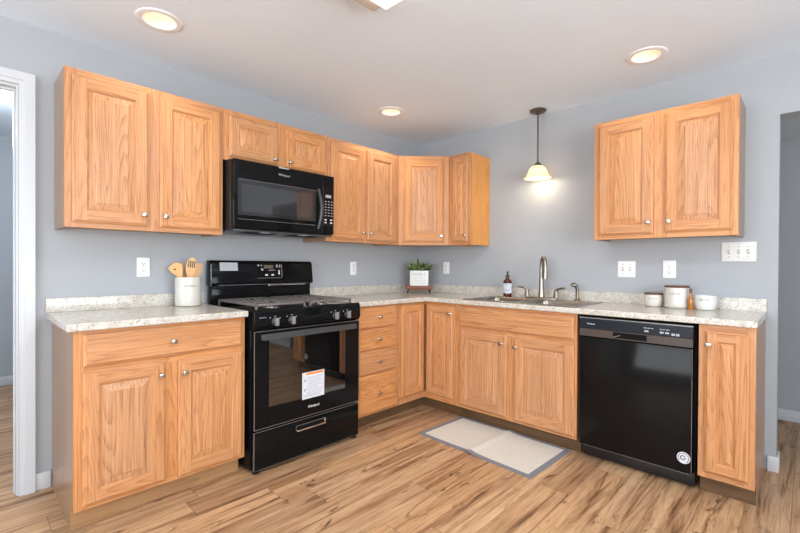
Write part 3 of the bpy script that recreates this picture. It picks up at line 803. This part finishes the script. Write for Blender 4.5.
# ------------------------------------------------------------------ microwave
def microwave():
    y0 = -2.114; w = .744; z0 = 1.376
    t = thing('microwave', 'black over-the-range microwave hung under the short wall cabinet', 'microwave', (0, y0, z0), Q)
    h = 1.803 - z0
    b = MB(); b.box(0, w, -.362, -.003, .006, h, 'blacksatin', .003); b.build('body', t)
    b = MB(); b.box(.01, w - .01, -.385, -.02, -.004, .006, 'handle_grey', .002)
    bp = b.build('bottom_panel', t)
    b = MB(); b.box(.12, .34, -.33, -.2, -.0065, -.0035, 'blackmatte'); b.box(.44, .66, -.33, -.2, -.0065, -.0035, 'blackmatte'); b.build('grease_filter', bp, smooth=False)
    b = MB(); b.box(.48, .54, -.375, -.34, -.0075, -.0035, 'paper_grey'); b.build('cooktop_lamp', bp, smooth=False)
    b = MB(); b.box(.20, .26, -.375, -.34, -.0075, -.0035, 'paper_grey'); b.build('cooktop_lamp', bp, smooth=False)
    DX = .634
    b = MB(); b.box(.002, DX, -.400, -.3625, .010, h - .002, 'black', .006, 3); d = b.build('door', t)
    b = MB(); b.box(.030, .586, -.4012, -.3995, .092, .306, 'mw_glass', .0004); win = b.build('window_glass', d, smooth=False)
    b = MB(); b.box(.052, .560, -.4024, -.4008, .112, .278, 'mw_glass_inner'); b.build('window_screen', win, smooth=False)
    b = MB(); b.box(.034, .590, -.4012, -.3995, .066, .068, 'edge'); b.box(.034, .590, -.4016, -.3995, .306, .308, 'edge'); b.build('edge_trim', d, smooth=False)
    b = MB(); pts = []
    for k in range(13):
        u = k / 12; bow = math.sin(math.pi * u)
        pts.append((.603 + .004 * bow, -.404 - .034 * bow, .045 + u * .272))
    b.tube(pts, .0095, 'handle_grey', 10, 1.3); b.build('door_handle', d)
    lettering('Whirlpool', .020, 'grey_ink', d, (.34, -.4008, .372), shear=.1, name='door_lettering')
    b = MB(); b.box(.30, .375, -.4012, -.399, h - .0125, h - .006, 'paper_grey'); b.build('top_vent_strip', d, smooth=False)
    b = MB(); b.box(DX + .003, w - .001, -.398, -.3625, .010, h - .002, 'black', .005, 3); cp = b.build('control_panel', t)
    b = MB(); x0, x1 = DX + .022, w - .012
    b.box(x0 - .006, x1 + .004, -.3990, -.3975, .075, .345, 'blackpanel'); p = b.build('keypad', cp, smooth=False)
    b = MB()
    b.box(x0 + .012, x1 - .016, -.4000, -.3988, .268, .288, 'grey_ink')
    rows = [.238, .218, .198, .178, .158, .138]
    for z in rows:
        for k in range(3):
            xx = x0 + .006 + k * .026
            b.box(xx, xx + .014, -.3998, -.3988, z, z + .006, 'grey_ink')
    for z in (.108, .088):
        for xx in (x0 + .004, x0 + .052): b.box(xx, xx + .018, -.3998, -.3988, z, z + .008, 'white_ink')
    for a in (x0 - .006, x1 + .003): b.box(a, a + .001, -.3998, -.3988, .075, .345, 'edge')
    b.box(x0 - .006, x1 + .004, -.3998, -.3988, .075, .076, 'edge')
    b.build('key_print', p, smooth=False)
microwave()

# ------------------------------------------------------------------ dishwasher
def dishwasher():
    x0 = 1.842; w = .602
    t = thing('dishwasher', 'black gloss built-in dishwasher with a round white badge under the countertop', 'dishwasher', (x0, 0, 0))
    b = MB(); b.box(.004, w - .004, -.575, -.03, .09, .868, 'blackmatte'); b.build('tub', t, smooth=False)
    b = MB(); b.box(.018, w - .016, -.622, -.576, .097, .748, 'blackpanel', .004); d = b.build('door', t)
    b = MB(); b.box(.018, w - .016, -.6228, -.618, .097, .0985, 'edge'); b.box(w - .0175, w - .016, -.6228, -.618, .1, .745, 'edge'); b.build('edge_trim', d, smooth=False)
    b = MB()
    b.box(.012, w - .010, -.628, -.576, .751, .870, 'blackpanel', .004)
    cp = b.build('control_panel', t)
    b = MB(); b.box(.016, w - .014, -.6292, -.6275, .798, .858, 'dwblue'); b.build('console', cp, smooth=False)
    b = MB(); b.box(.016, w - .014, -.6290, -.6275, .754, .797, 'dwbrown'); b.build('console_strip', cp, smooth=False)
    b = MB(); b.box(.014, w - .012, -.6298, -.626, .860, .866, 'edge'); b.build('edge_trim', cp, smooth=False)
    b = MB(); b.box(.204, .378, -.6300, -.6285, .760, .793, 'blackmatte', .0004)
    b.prism([(.206, .761), (.244, .776), (.244, .780), (.206, .766)], 'y', -.6312, -.6299, 'chrome'); b.build('handle_pocket', cp, smooth=False)  # chrome sliver paints the bright glint at the left of the pocket
    lettering('Whirlpool', .0105, 'white_ink', cp, (.082, -.6296, .828), name='console_lettering')
    e = -.6300
    keys = [(.366, .812, .020, .010), (.440, .812, .018, .010), (.465, .812, .018, .010), (.494, .806, .016, .012), (.514, .806, .016, .012)]
    keys += [(x, .832, ww, .004) for x, ww in ((.362, .014), (.380, .014), (.399, .010), (.440, .010), (.454, .010), (.468, .010), (.480, .006))]
    for left in (True, False):
        b = MB()
        for x, z, ww, hh in keys:
            if (x < .43) == left: b.box(x, x + ww, e, e + .0012, z, z + hh, 'grey_ink')
        b.build('button_print', cp, smooth=False)
    # round badge
    cx, cz, r = .552, .176, .030
    b = MB(); m4 = Matrix.Rotation(R(90), 4, 'X')
    b.lathe([(0, 0), (r, 0), (r, .001), (0, .001)], 'paper', (cx, -.6222, cz), 32, True, m4); bd = tag(b.build('badge', d), 'round white badge')
    b = MB()
    for k in range(14):
        a = 2 * math.pi * k / 14 + .1
        if k in (9, 10, 11): continue
        q = Matrix.Translation((cx, -.6236, cz)) @ Matrix.Rotation(-a, 4, 'Y')
        pts = [q @ Vector(p) for p in ((.021, 0, -.0034), (.026, 0, -.0034), (.026, 0, .0034), (.021, 0, .0034))]
        b.face(pts, 'dark_ink')
    for k in range(11):    # C-shaped monogram
        a0, a1 = R(40 + k * 25), R(40 + (k + 1) * 25)
        P = lambda a, rr: (cx - .002 + rr * math.cos(a) * 1.1, -.6236, cz + rr * math.sin(a))
        b.face([P(a0, .008), P(a0, .013), P(a1, .013), P(a1, .008)], 'dark_ink')
    b.box(cx - .001, cx + .012, -.6238, -.6234, cz - .003, cz + .001, 'dark_ink')
    b.build('badge_print', bd, smooth=False)
    b = MB(); b.box(.014, w - .012, -.552, -.53, .012, .090, 'blacksatin', .003); b.build('kick_plate', t)
    for x in (.05, w - .05):
        for y in (-.5, -.1):
            b = MB(); b.cyl((x, y, 0), (x, y, .0905), .014, 'blacksatin'); b.build('foot', t)
dishwasher()

# ------------------------------------------------------------------ sink and tap
def sink():
    t = thing('kitchen_sink', 'stainless steel double-bowl sink set into the long countertop', 'sink', (0, 0, CT))
    X0, X1, Y0, Y1 = .965, 1.812, -.588, -.088
    bowls = [(1.00, 1.365, -.545, -.185), (1.41, 1.775, -.545, -.185)]
    b = MB()
    xs = [X0, bowls[0][0], bowls[0][1], bowls[1][0], bowls[1][1], X1]; ys = [Y0, -.545, -.185, Y1]
    inb = lambda x, y: any(p[0] < x < p[1] and p[2] < y < p[3] for p in bowls)
    b.cells(xs, ys, lambda x, y: not inb(x, y), .0004, .005, 'steel')
    o = b.build('rim', t)
    md = o.modifiers.new('soft_edge', 'BEVEL'); md.width = .002; md.segments = 2; md.limit_method = 'ANGLE'
    for x0, x1, y0, y1 in bowls:
        b = MB(); rad = .05; d = .17
        def ring(inset, z):
            pts = []
            for (cx, cy, a0) in ((x1 - rad, y1 - rad, 0), (x0 + rad, y1 - rad, 90), (x0 + rad, y0 + rad, 180), (x1 - rad, y0 + rad, 270)):
                for k in range(6):
                    a = R(a0 + k * 18); pts.append((cx + (rad - inset) * math.cos(a), cy + (rad - inset) * math.sin(a), z))
            return pts
        prof = [(-.010, .0055), (-.002, .0060), (.002, .003), (.006, -.02), (.012, -d + .03), (.028, -d + .006), (.045, -d)]
        L = [ring(i, z) for i, z in prof]
        for A, B in zip(L, L[1:]):
            n = len(A)
            for k in range(n): b.face((A[k], A[(k + 1) % n], B[(k + 1) % n], B[k]), 'steel')
        b.face(L[-1], 'steel')
        bmesh.ops.remove_doubles(b.bm, verts=b.bm.verts, dist=1e-5)
        bw = b.build('bowl', t, angle=50)
        b = MB(); cx, cy = .5 * (x0 + x1), .5 * (y0 + y1)
        b.lathe([(0, -d + .001), (.042, -d + .001), (.040, -d + .004), (.028, -d + .002), (0, -d + .002)], 'chrome', (cx, cy, 0), 20); b.build('drain', bw)
sink()
def faucet():
    fx, fy = 1.374, -.130
    t = thing('kitchen_faucet', 'brushed nickel gooseneck faucet with two lever handles on the sink deck', 'faucet', (fx, fy, CT + .005))
    b = MB()
    def oval(s, z):
        n = 28; return [(s * (.10 * (1 if math.cos(2 * math.pi * k / n) > 0 else -1) + .03 * math.cos(2 * math.pi * k / n)), s * .030 * math.sin(2 * math.pi * k / n), z) for k in range(n)]
    L = [oval(1, .0003), oval(1, .010), oval(.93, .014)]
    for A, B in zip(L, L[1:]):
        for k in range(28): b.face((A[k], A[(k + 1) % 28], B[(k + 1) % 28], B[k]), 'nickel')
    b.face(L[-1], 'nickel'); b.face(L[0][::-1], 'nickel'); bmesh.ops.remove_doubles(b.bm, verts=b.bm.verts, dist=1e-6)
    b.build('base_plate', t)
    # spout: tapered riser and arc leaning out towards the room
    d = Vector((.75, -.66, 0)); pts = []; rr = []
    for k in range(6): pts.append(Vector((0, 0, .012 + k * .042))); rr.append((.025, .021, .0175, .0165, .016, .0155)[k])
    ra = .034
    for k in range(1, 13):
        a = R(180 - k * 15); pts.append(Vector((0, 0, .222 + .03)) + d * (ra + ra * math.cos(a)) + Vector((0, 0, 1.9 * ra * math.sin(a)))); rr.append(.0135)
    pts.append(pts[-1] + Vector((0, 0, -.05))); rr.append(.0155); pts.append(pts[-1] + Vector((0, 0, -.045))); rr.append(.017)
    b = MB(); b.tube(pts, rr, 'nickel', 14); b.build('spout', t)
    for s in (-1, 1):
        b = MB()
        b.lathe([(.0, .012), (.024, .012), (.020, .030), (.015, .056), (.013, .066), (0, .069)], 'nickel', (s * .117, 0, 0), 18)
        b.tube([(s * .113, 0, .060), (s * .122, -.002, .072), (s * .145, -.006, .083), (s * .172, -.012, .088), (s * .19, -.016, .086)], [.009, .010, .0085, .0075, .006], 'nickel', 10, .8)
        b.build('lever_handle', t)
faucet()
def sprayer():
    t = thing('side_sprayer', 'dark nickel side sprayer standing right of the faucet', 'sprayer', (1.648, -.128, CT + .005))
    b = MB(); b.lathe([(0, .0003), (.024, .0003), (.022, .008), (.015, .016), (0, .016)], 'nickel_dark', (0, 0, 0), 18); b.build('base', t)
    b = MB(); b.tube([(0, 0, .014), (0, 0, .05), (-.001, -.001, .085), (-.006, -.006, .108), (-.018, -.016, .118), (-.034, -.028, .113)], [.013, .0125, .012, .014, .015, .013], 'nickel_dark', 14); b.build('spray_head', t)
sprayer()

# ------------------------------------------------------------------ things on the counters
def soap():
    t = thing('soap_bottle', 'brown glass pump bottle with a white label at the back of the sink', 'bottle', (1.083, -.130, CT + .005))
    b = MB(); b.lathe([(0, .0004), (.031, .0004), (.034, .004), (.034, .118), (.031, .130), (.020, .142), (.014, .147), (.014, .158), (0, .158)], 'amber', (0, 0, 0), 28); bt = b.build('bottle_body', t)
    b = MB(); b.lathe([(.0344, .030), (.0346, .031), (.0346, .108), (.0344, .109)], 'paper', (0, 0, 0), 28, False); lb = tag(b.build('bottle_label', t), 'white label')
    q = R(25)
    for z, L, s in ((.099, 'dark_ink', .030), (.080, 'grey_ink', .02), (.062, 'grey_ink', .04), (.054, 'grey_ink', .04), (.046, 'grey_ink', .03)):
        b = MB(); n = 8
        for k in range(n):
            a0 = -s / .0346 / 2 + k * s / .0346 / n + q; a1 = a0 + s / .0346 / n * .8; rr = .0350
            b.face([(rr * math.sin(a0), -rr * math.cos(a0), z - .0025), (rr * math.sin(a1), -rr * math.cos(a1), z - .0025), (rr * math.sin(a1), -rr * math.cos(a1), z + .0025), (rr * math.sin(a0), -rr * math.cos(a0), z + .0025)], L)
        b.build('label_print', lb, smooth=False)
    b = MB(); b.lathe([(0, .1582), (.017, .1582), (.017, .172), (.010, .176), (.006, .178), (.006, .196), (.010, .197), (.011, .206), (0, .207)], 'blacksatin', (0, 0, 0), 18)
    b.tube([(0, 0, .202), (.012, -.024, .202), (.017, -.036, .197)], [.0055, .005, .004], 'blacksatin', 8); b.build('pump', t)
soap()

def jar_prof(r, h, foot=.8, th=.005, belly=.3):
    return [(0, 0), (r * foot, 0), (r * (foot + .10), h * .04), (r * (foot + .16), h * .12), (r, h * belly), (r, h - .004), (r - .001, h), (r - th, h), (r - th, h * .3), (r * foot * .9, .007), (0, .007)]
def jar(label, x, y, r, h, text, ts, m, lid, aim=0.0, foot=.8, belly=.3, name='canister', group='ceramic canisters on the long countertop'):
    t = thing(name, label, 'jar', (x, y, CT + .0004), 0, group)
    b = MB(); b.lathe(jar_prof(r, h, foot, .005, belly), m, (0, 0, 0), 40); j = b.build('jar_body', t)
    lettering(text, ts, 'dark_ink', t, (0, 0, h * .70), bend=r + .0002, name='jar_lettering', rotz=aim, space=1.35)
    if lid:
        b = MB(); b.lathe([(0, h + .0003), (r * 1.0, h + .0003), (r * 1.02, h + .003), (r * 1.02, h + .010), (r * .99, h + .012), (0, h + .012)], 'lid', (0, 0, 0), 40); b.build('lid', t)
    return t
jar('short cream canister with a dark wooden lid, left of the tall canister', 2.134, -.130, .052, .076, 'SUGAR', .013, 'ceramic', True, R(8), .78, .45)
jar('tall cream canister with a dark wooden lid beside the amber bottle', 2.265, -.140, .0655, .127, 'COFFEE', .014, 'ceramic', True, R(2), .92, .15)
jar('round white lidless pot right of the amber bottle', 2.413, -.160, .0560, .088, 'CREAM', .015, 'ceramic_white', False, R(-2), .72, .45)
t = thing('oil_bottle', 'small amber glass bottle with a dark stopper between two canisters', 'bottle', (2.344, -.185, CT + .0004))
b = MB(); b.lathe([(0, 0), (.013, 0), (.0145, .003), (.0145, .056), (.012, .066), (.0065, .074), (.006, .098), (0, .098)], 'amber_light', (0, 0, 0), 22); b.build('bottle_body', t)
b = MB(); b.lathe([(0, .0982), (.008, .0982), (.008, .122), (.006, .125), (0, .125)], 'lid', (0, 0, 0), 16); b.build('stopper', t)

# utensil crock and the wooden utensils standing in it
CX, CY = .112, -2.262
t = thing('utensil_crock', 'cream ceramic utensil crock on the left countertop', 'crock', (CX, CY, CT + .0004))
b = MB(); r, h = .073, .176
b.lathe([(0, 0), (r - .008, 0), (r - .002, .004), (r, .012), (r, h - .003), (r - .002, h), (r - .006, h - .001), (r - .006, .010), (0, .008)], 'ceramic', (0, 0, 0), 40); b.build('crock_body', t)
lettering('UTENSILS', .0135, 'dark_ink', t, (0, 0, h * .70), bend=r + .0002, name='jar_lettering', rotz=R(82), space=1.3)

def utensil(name, label, kind, base, head, length, yaw, hw):
    """flat wooden utensil: handle from the crock bottom up to its head; base/head are offsets from the crock axis"""
    p0 = Vector((CX + base[0], CY + base[1], CT + .0115)); p1 = Vector((CX + head[0], CY + head[1], CT + length))
    z = (p1 - p0).normalized(); f = Vector((math.cos(yaw), math.sin(yaw), 0)); x = f.cross(z).normalized() * -1; yv = z.cross(x).normalized()
    L = (p1 - p0).length
    b = MB()
    def outline():
        if kind == 'spatula': return [(-.006, .0), (.006, .0), (.007, L * .45), (.008, L * .66), (hw * .7, L * .78), (hw, L * .90), (hw * .2, L), (-hw, L * .94), (-hw * .9, L * .82), (-.008, L * .66), (-.007, L * .45)]
        if kind == 'fork': return [(-.006, .0), (.006, .0), (.007, L * .5), (hw, L * .66), (hw, L * .97), (hw * .6, L), (hw * .45, L * .80), (hw * .2, L * .80), (hw * .12, L), (-hw * .12, L), (-hw * .2, L * .80), (-hw * .45, L * .80), (-hw * .6, L), (-hw, L * .97), (-hw, L * .66), (-.007, L * .5)]
        pts = [(-.006, .0), (.006, .0), (.007, L * .52)]
        for k in range(1, 12):
            a = R(-70 + k * 29.1) if False else R(-62 + k * 25.3)
            pts.append((hw * math.cos(a), L * .80 + L * .20 * math.sin(a)))
        pts += [(-.007, L * .52)]
        return pts
    o2 = outline()
    b.prism(o2, 'y', -.0035, .0035, 'utensil', .0015)
    if kind == 'slotted':
        for k in (-1.5, -.5, .5, 1.5):
            for s in (-.0045, .0036): b.box(k * hw * .38 - hw * .10, k * hw * .38 + hw * .10, s, s + .0009, L * .78, L * .92, 'slot')
    if kind == 'spatula':
        for s in (-.0045, .0036): b.box(-hw * .45, -hw * .05, s, s + .0009, L * .845, L * .87, 'slot')
    o = b.build(name)
    o.matrix_world = Matrix(((x.x, yv.x, z.x, p0.x), (x.y, yv.y, z.y, p0.y), (x.z, yv.z, z.z, p0.z), (0, 0, 0, 1)))
    tag(o, label, 'utensil', 'wooden utensils in the crock')
V = R(-20)   # crock faces the room
utensil('wooden_spatula', 'broad wooden spatula leaning left in the crock', 'spatula', (.022, .026), (-.008, -.080), .264, V, .040)
utensil('wooden_fork', 'wooden fork standing behind the slotted turner in the crock', 'fork', (-.040, .012), (-.046, -.030), .272, V, .018)
utensil('slotted_turner', 'tallest wooden slotted turner in the middle of the crock', 'slotted', (.020, -.022), (.046, .010), .298, V, .029)
utensil('wooden_spoon', 'wooden spoon leaning right in the crock', 'spoon', (-.014, -.024), (-.002, .077), .264, V, .024)

# plant on its riser
RX, RY, RA = .235, -.262, R(45)
t = thing('plant_riser', 'small walnut-stained board stand on black legs in the counter corner', 'stand', (RX, RY, CT + .0004), RA)
b = MB(); b.box(-.124, .124, -.055, .055, .033, .069, 'riser', .003); b.build('board', t)
for sx in (-1, 1):
    for sy in (-1, 1):
        b = MB(); b.tube([(sx * .098, sy * .042, .0332), (sx * .104, sy * .042, .0014)], [.006, .004], 'blackmatte', 8); b.build('leg', t)
t = thing('potted_plant', 'leafy plant in a white lettered square planter on the riser', 'plant', (RX, RY, CT + .0698), RA)
b = MB(); s2 = .084
b.cells([-s2, -s2 + .008, s2 - .008, s2], [-.042, -.036, .036, .042], lambda x, y: abs(x) > s2 - .008 or abs(y) > .036, .0, .138, 'ceramic_white')
b.box(-s2 + .008, s2 - .008, -.036, .036, .0005, .008, 'ceramic_white'); b.build('planter', t, smooth=False)
b = MB(); b.box(-s2 + .0085, s2 - .0085, -.0355, .0355, .0085, .125, 'soil'); b.build('soil', t, smooth=False)
lettering('FAMILY', .040, 'grey_ink', t, (-.004, -.0424, .103), name='planter_lettering')
b = MB()
for z, segs in ((.066, ((-.055, .03), (-.018, .012), (.0, .03), (.036, .02))), (.040, ((-.05, .022), (-.02, .03), (.018, .012), (.036, .026))), (.018, ((.0, .03), (.036, .024)))):
    for x, ww in segs:
        for k in range(3): b.box(x + k * ww / 3, x + k * ww / 3 + ww / 4.2, -.0428, -.0418, z + (k % 2) * .003, z + .004 + (k % 2) * .003, 'grey_ink')
b.build('planter_print', t, smooth=False)
b = MB(); rng = random.Random(3)
for k in range(170):
    a = rng.uniform(0, 2 * math.pi); out = rng.random() ** .7; up = rng.uniform(.25, 1)
    bx, by = rng.uniform(-.06, .06), rng.uniform(-.028, .028)
    tip = Vector((bx + math.cos(a) * .09 * out, by + math.sin(a) * .05 * out, .125 + .122 * up * (1 - .38 * out) + (.03 if abs(bx) < .02 and k % 5 == 0 else 0)))
    base = Vector((bx * .8, by * .8, .118)); mid = base.lerp(tip, .6) + Vector((0, 0, .012))
    d = (tip - base).normalized(); sd = d.cross(Vector((rng.uniform(-1, 1), rng.uniform(-1, 1), .4))).normalized() * rng.uniform(.008, .013)
    nn = sd.cross(d).normalized() * .003
    v = [b.bm.verts.new(p) for p in (base, mid + sd, tip, mid - sd, mid + nn)]
    for q in ((0, 1, 4), (1, 2, 4), (2, 3, 4), (3, 0, 4)): b.bm.faces.new([v[i] for i in q]).material_index = b.mi('leaf')
o = b.build('foliage', t, recalc=False); 

# ------------------------------------------------------------------ outlets and switches
def plate(name, label, cat, loc, rotz, w, h, kind, m='plate', n=1):
    t = thing(name, label, cat, loc, rotz, 'wall plates')
    b = MB(); b.box(-w / 2, w / 2, -.006, -.0005, -h / 2, h / 2, m, .003, 3); b.build('cover_plate', t)
    if kind == 'outlet':
        for z in (.020, -.020):
            b = MB(); b.prism([(-.016, z - .010), (-.010, z - .0145), (.010, z - .0145), (.016, z - .010), (.016, z + .010), (.010, z + .0145), (-.010, z + .0145), (-.016, z + .010)], 'y', -.0072, -.006, m)
            rc = b.build('receptacle', t, smooth=False)
            b = MB(); b.box(-.0075, -.0052, -.0078, -.0071, z - .001, z + .008, 'slot'); b.box(.0048, .0072, -.0078, -.0071, z - .001, z + .007, 'slot'); b.box(-.0028, .0028, -.0078, -.0071, z - .010, z - .0045, 'slot')
            b.build('slots', rc, smooth=False)
        b = MB(); b.cyl((0, -.0059, 0), (0, -.0072, 0), .003, 'slotlight', seg=10); b.build('screw', t)
    else:
        for k in range(n):
            x = (k - (n - 1) / 2) * .046
            b = MB(); b.box(x - .0055, x + .0055, -.0068, -.0059, -.013, .013, 'slotlight'); sw = b.build('switch_slot', t, smooth=False)
            b = MB(); b.prism([(-.006, -.008), (-.017, .002), (-.016, .008), (-.006, .006)], 'x', x - .0042, x + .0042, m, .001); b.build('toggle', sw)
            for z in (-.030, .030):
                b = MB(); b.cyl((x, -.0059, z), (x, -.0070, z), .003, 'slotlight', seg=10); b.build('screw', t)
plate('power_outlet', 'white duplex outlet on the stove wall left of the utensil crock', 'outlet', (0, -2.476, 1.150), Q, .070, .114, 'outlet')
plate('power_outlet', 'white duplex outlet on the wall right of the stove', 'outlet', (0, -.860, 1.142), Q, .070, .114, 'outlet')
plate('power_outlet', 'white duplex outlet on the sink wall near the potted plant', 'outlet', (.355, 0, 1.147), 0, .070, .114, 'outlet')
plate('power_outlet', 'white duplex outlet above the tall canister', 'outlet', (2.195, 0, 1.153), 0, .076, .118, 'outlet')
plate('light_switch', 'white double toggle switch plate on the sink wall above the short canister', 'switch', (1.937, 0, 1.152), 0, .114, .114, 'switch', n=2)
plate('light_switch', 'ivory triple toggle switch plate beside the hall opening', 'switch', (2.551, 0, 1.262), 0, .165, .118, 'switch', 'plate_ivory', 3)

# ------------------------------------------------------------------ mat
def mat():
    t = thing('floor_mat', 'white woven floor mat with a grey border in front of the sink cabinet', 'mat', (0, 0, 0))
    P = [Vector((.908, -1.022)), Vector((1.768, -1.062)), Vector((1.782, -.545)), Vector((.930, -.540))]
    def at(u, v): return P[0].lerp(P[1], u).lerp(P[3].lerp(P[2], u), v)
    def hz(u): return 0.005 + .007 * math.exp(-((u - .5) / .03) ** 2) + .004 * math.exp(-((u - .5) / .12) ** 2)
    N, NV = 60, 24
    bu, bv = .040, .062
    us = sorted(set([0, bu, 1 - bu, 1] + [k / N for k in range(N + 1) if bu + .004 < k / N < 1 - bu - .004])); vs = sorted(set([0, bv, 1 - bv, 1] + [k / NV for k in range(NV + 1) if bv + .01 < k / NV < 1 - bv - .01]))
    for name, m, inner in (('border', 'mat_grey', False), ('woven_center', 'weave', True)):
        b = MB(); vc = {}
        def Vt(i, j, top):
            k = (i, j, top)
            if k not in vc:
                p = at(us[i], vs[j]); z = hz(us[i]) + (.0012 if inner else 0)
                vc[k] = b.bm.verts.new((p.x, p.y, z if top else max(.0003, z - .005)))
            return vc[k]
        K = lambda i, j: 0 <= i < len(us) - 1 and 0 <= j < len(vs) - 1 and ((bu <= us[i] and us[i + 1] <= 1 - bu and bv <= vs[j] and vs[j + 1] <= 1 - bv) == inner)
        for i in range(len(us) - 1):
            for j in range(len(vs) - 1):
                if not K(i, j): continue
                fs = [(Vt(i, j, 1), Vt(i + 1, j, 1), Vt(i + 1, j + 1, 1), Vt(i, j + 1, 1)), (Vt(i, j, 0), Vt(i, j + 1, 0), Vt(i + 1, j + 1, 0), Vt(i + 1, j, 0))]
                if not K(i - 1, j): fs.append((Vt(i, j, 0), Vt(i, j, 1), Vt(i, j + 1, 1), Vt(i, j + 1, 0)))
                if not K(i + 1, j): fs.append((Vt(i + 1, j, 0), Vt(i + 1, j + 1, 0), Vt(i + 1, j + 1, 1), Vt(i + 1, j, 1)))
                if not K(i, j - 1): fs.append((Vt(i, j, 0), Vt(i + 1, j, 0), Vt(i + 1, j, 1), Vt(i, j, 1)))
                if not K(i, j + 1): fs.append((Vt(i, j + 1, 0), Vt(i, j + 1, 1), Vt(i + 1, j + 1, 1), Vt(i + 1, j + 1, 0)))
                for f in fs: b.bm.faces.new(f).material_index = b.mi(m)
        b.build(name, t, angle=50)
mat()

# ------------------------------------------------------------------ lamps
WARM = (1.0, 0.90, 0.76)
def can(label, x, y, power):
    t = thing('recessed_light', label, 'ceiling light', (x, y, H), 0, 'recessed ceiling lights')
    b = MB(); b.lathe([(.0715, .004), (.072, -.0005), (.076, -.006), (.090, -.008), (.102, -.005), (.105, -.0006), (.0735, -.0006)], 'cantrim', (0, 0, 0), 40, False); b.build('trim_ring', t)
    b = MB(); b.lathe([(.0722, .0), (.071, .015), (.050, .062)], 'can_inner', (0, 0, 0), 36, False); b.build('reflector', t, recalc=False)
    b = MB(); b.lathe([(0, .060), (.0512, .060), (.0512, .066), (0, .066)], 'lens', (0, 0, 0), 32); b.build('lamp_lens', t)
    lamp('can_lamp', 'SPOT', (x, y, H - .004), power, WARM, (0, 0, 0), spot_size=R(130), spot_blend=.7, shadow_soft_size=.05)
can('round recessed ceiling light above the left wall cabinet', *cans[0], 7)
can('round recessed ceiling light nearest the room corner', *cans[1], 13)
can('round recessed ceiling light in front of the lone wall cabinet', *cans[2], 5)

t = thing('ceiling_light_fixture', 'rectangular ceiling light with a white diffuser and tan end caps at the top edge', 'ceiling light', (2.012, -2.08, H))
b = MB(); b.box(-.60, .60, -.15, .15, -.022, -.0005, 'fixture_metal', .002); b.build('pan', t)
for s in (-1, 1):
    b = MB(); b.box(min(s * .6, s * .51), max(s * .6, s * .51), -.16, .16, -.058, -.0228, 'fixture_metal', .010, 3); b.build('end_cap', t)
b = MB(); b.prism([(-.150, -.0225), (-.159, -.070), (-.150, -.083), (.150, -.083), (.159, -.070), (.150, -.0225)], 'x', -.508, .508, 'diffuser'); b.build('diffuser', t)
lamp('ceiling_fixture_lamp', 'AREA', (2.012, -2.08, H - .092), 12, (.96, .98, 1), (0, 0, 0), shape='RECTANGLE', size=1.0, size_y=.28)

def pendant():
    x, y = 1.330, -.118
    t = thing('pendant_light', 'bell-shaped alabaster glass pendant light on a bronze rod above the sink', 'pendant light', (x, y, H))
    b = MB(); b.lathe([(0, -.0005), (.062, -.0005), (.063, -.008), (.054, -.018), (.020, -.024), (.010, -.036), (0, -.036)], 'nickel_dark', (0, 0, 0), 32); b.build('canopy', t)
    b = MB(); b.cyl((0, 0, -.030), (0, 0, -.415), .0065, 'nickel_dark', seg=12); b.build('rod', t)
    b = MB(); b.lathe([(0, -.403), (.010, -.404), (.024, -.416), (.028, -.430), (.026, -.436), (0, -.436)], 'nickel_dark', (0, 0, 0), 24); b.build('socket_cap', t)
    out = [(.028, -.432), (.045, -.438), (.060, -.454), (.070, -.476), (.076, -.498), (.088, -.516), (.104, -.528)]
    prof = out + [(r - .004, z - .002) for r, z in out[::-1]]
    b = MB(); b.lathe(prof + [prof[0]], 'shade', (0, 0, 0), 40, False); b.build('glass_shade', t, angle=60)
    b = MB(); b.lathe([(0, -.4365), (.012, -.4365), (.012, -.455), (.024, -.474), (.026, -.488), (.018, -.502), (0, -.507)], 'bulb', (0, 0, 0), 20); b.build('bulb', t)
    lamp('pendant_lamp', 'POINT', (x, y, H - .519), 2.3, (1.0, .84, .62), shadow_soft_size=.04)
    return t
pendant()
t = thing('dome_ceiling_light', 'bright flush dome light on the ceiling of the room beyond the left doorway', 'ceiling light', (-1.12, -3.03, H))
b = MB(); b.lathe([(0, -.0005), (.16, -.0005), (.16, -.02), (0, -.02)], 'trimw', (0, 0, 0), 32); b.build('base', t)
b = MB(); b.lathe([(0, -.0205), (.15, -.0205), (.145, -.05), (.10, -.085), (.04, -.10), (0, -.102)], 'dome', (0, 0, 0), 32); b.build('glass_dome', t)
lamp('bedroom_lamp', 'POINT', (-1.0, -3.2, H - .25), 50, (.78, .89, 1), shadow_soft_size=.15)
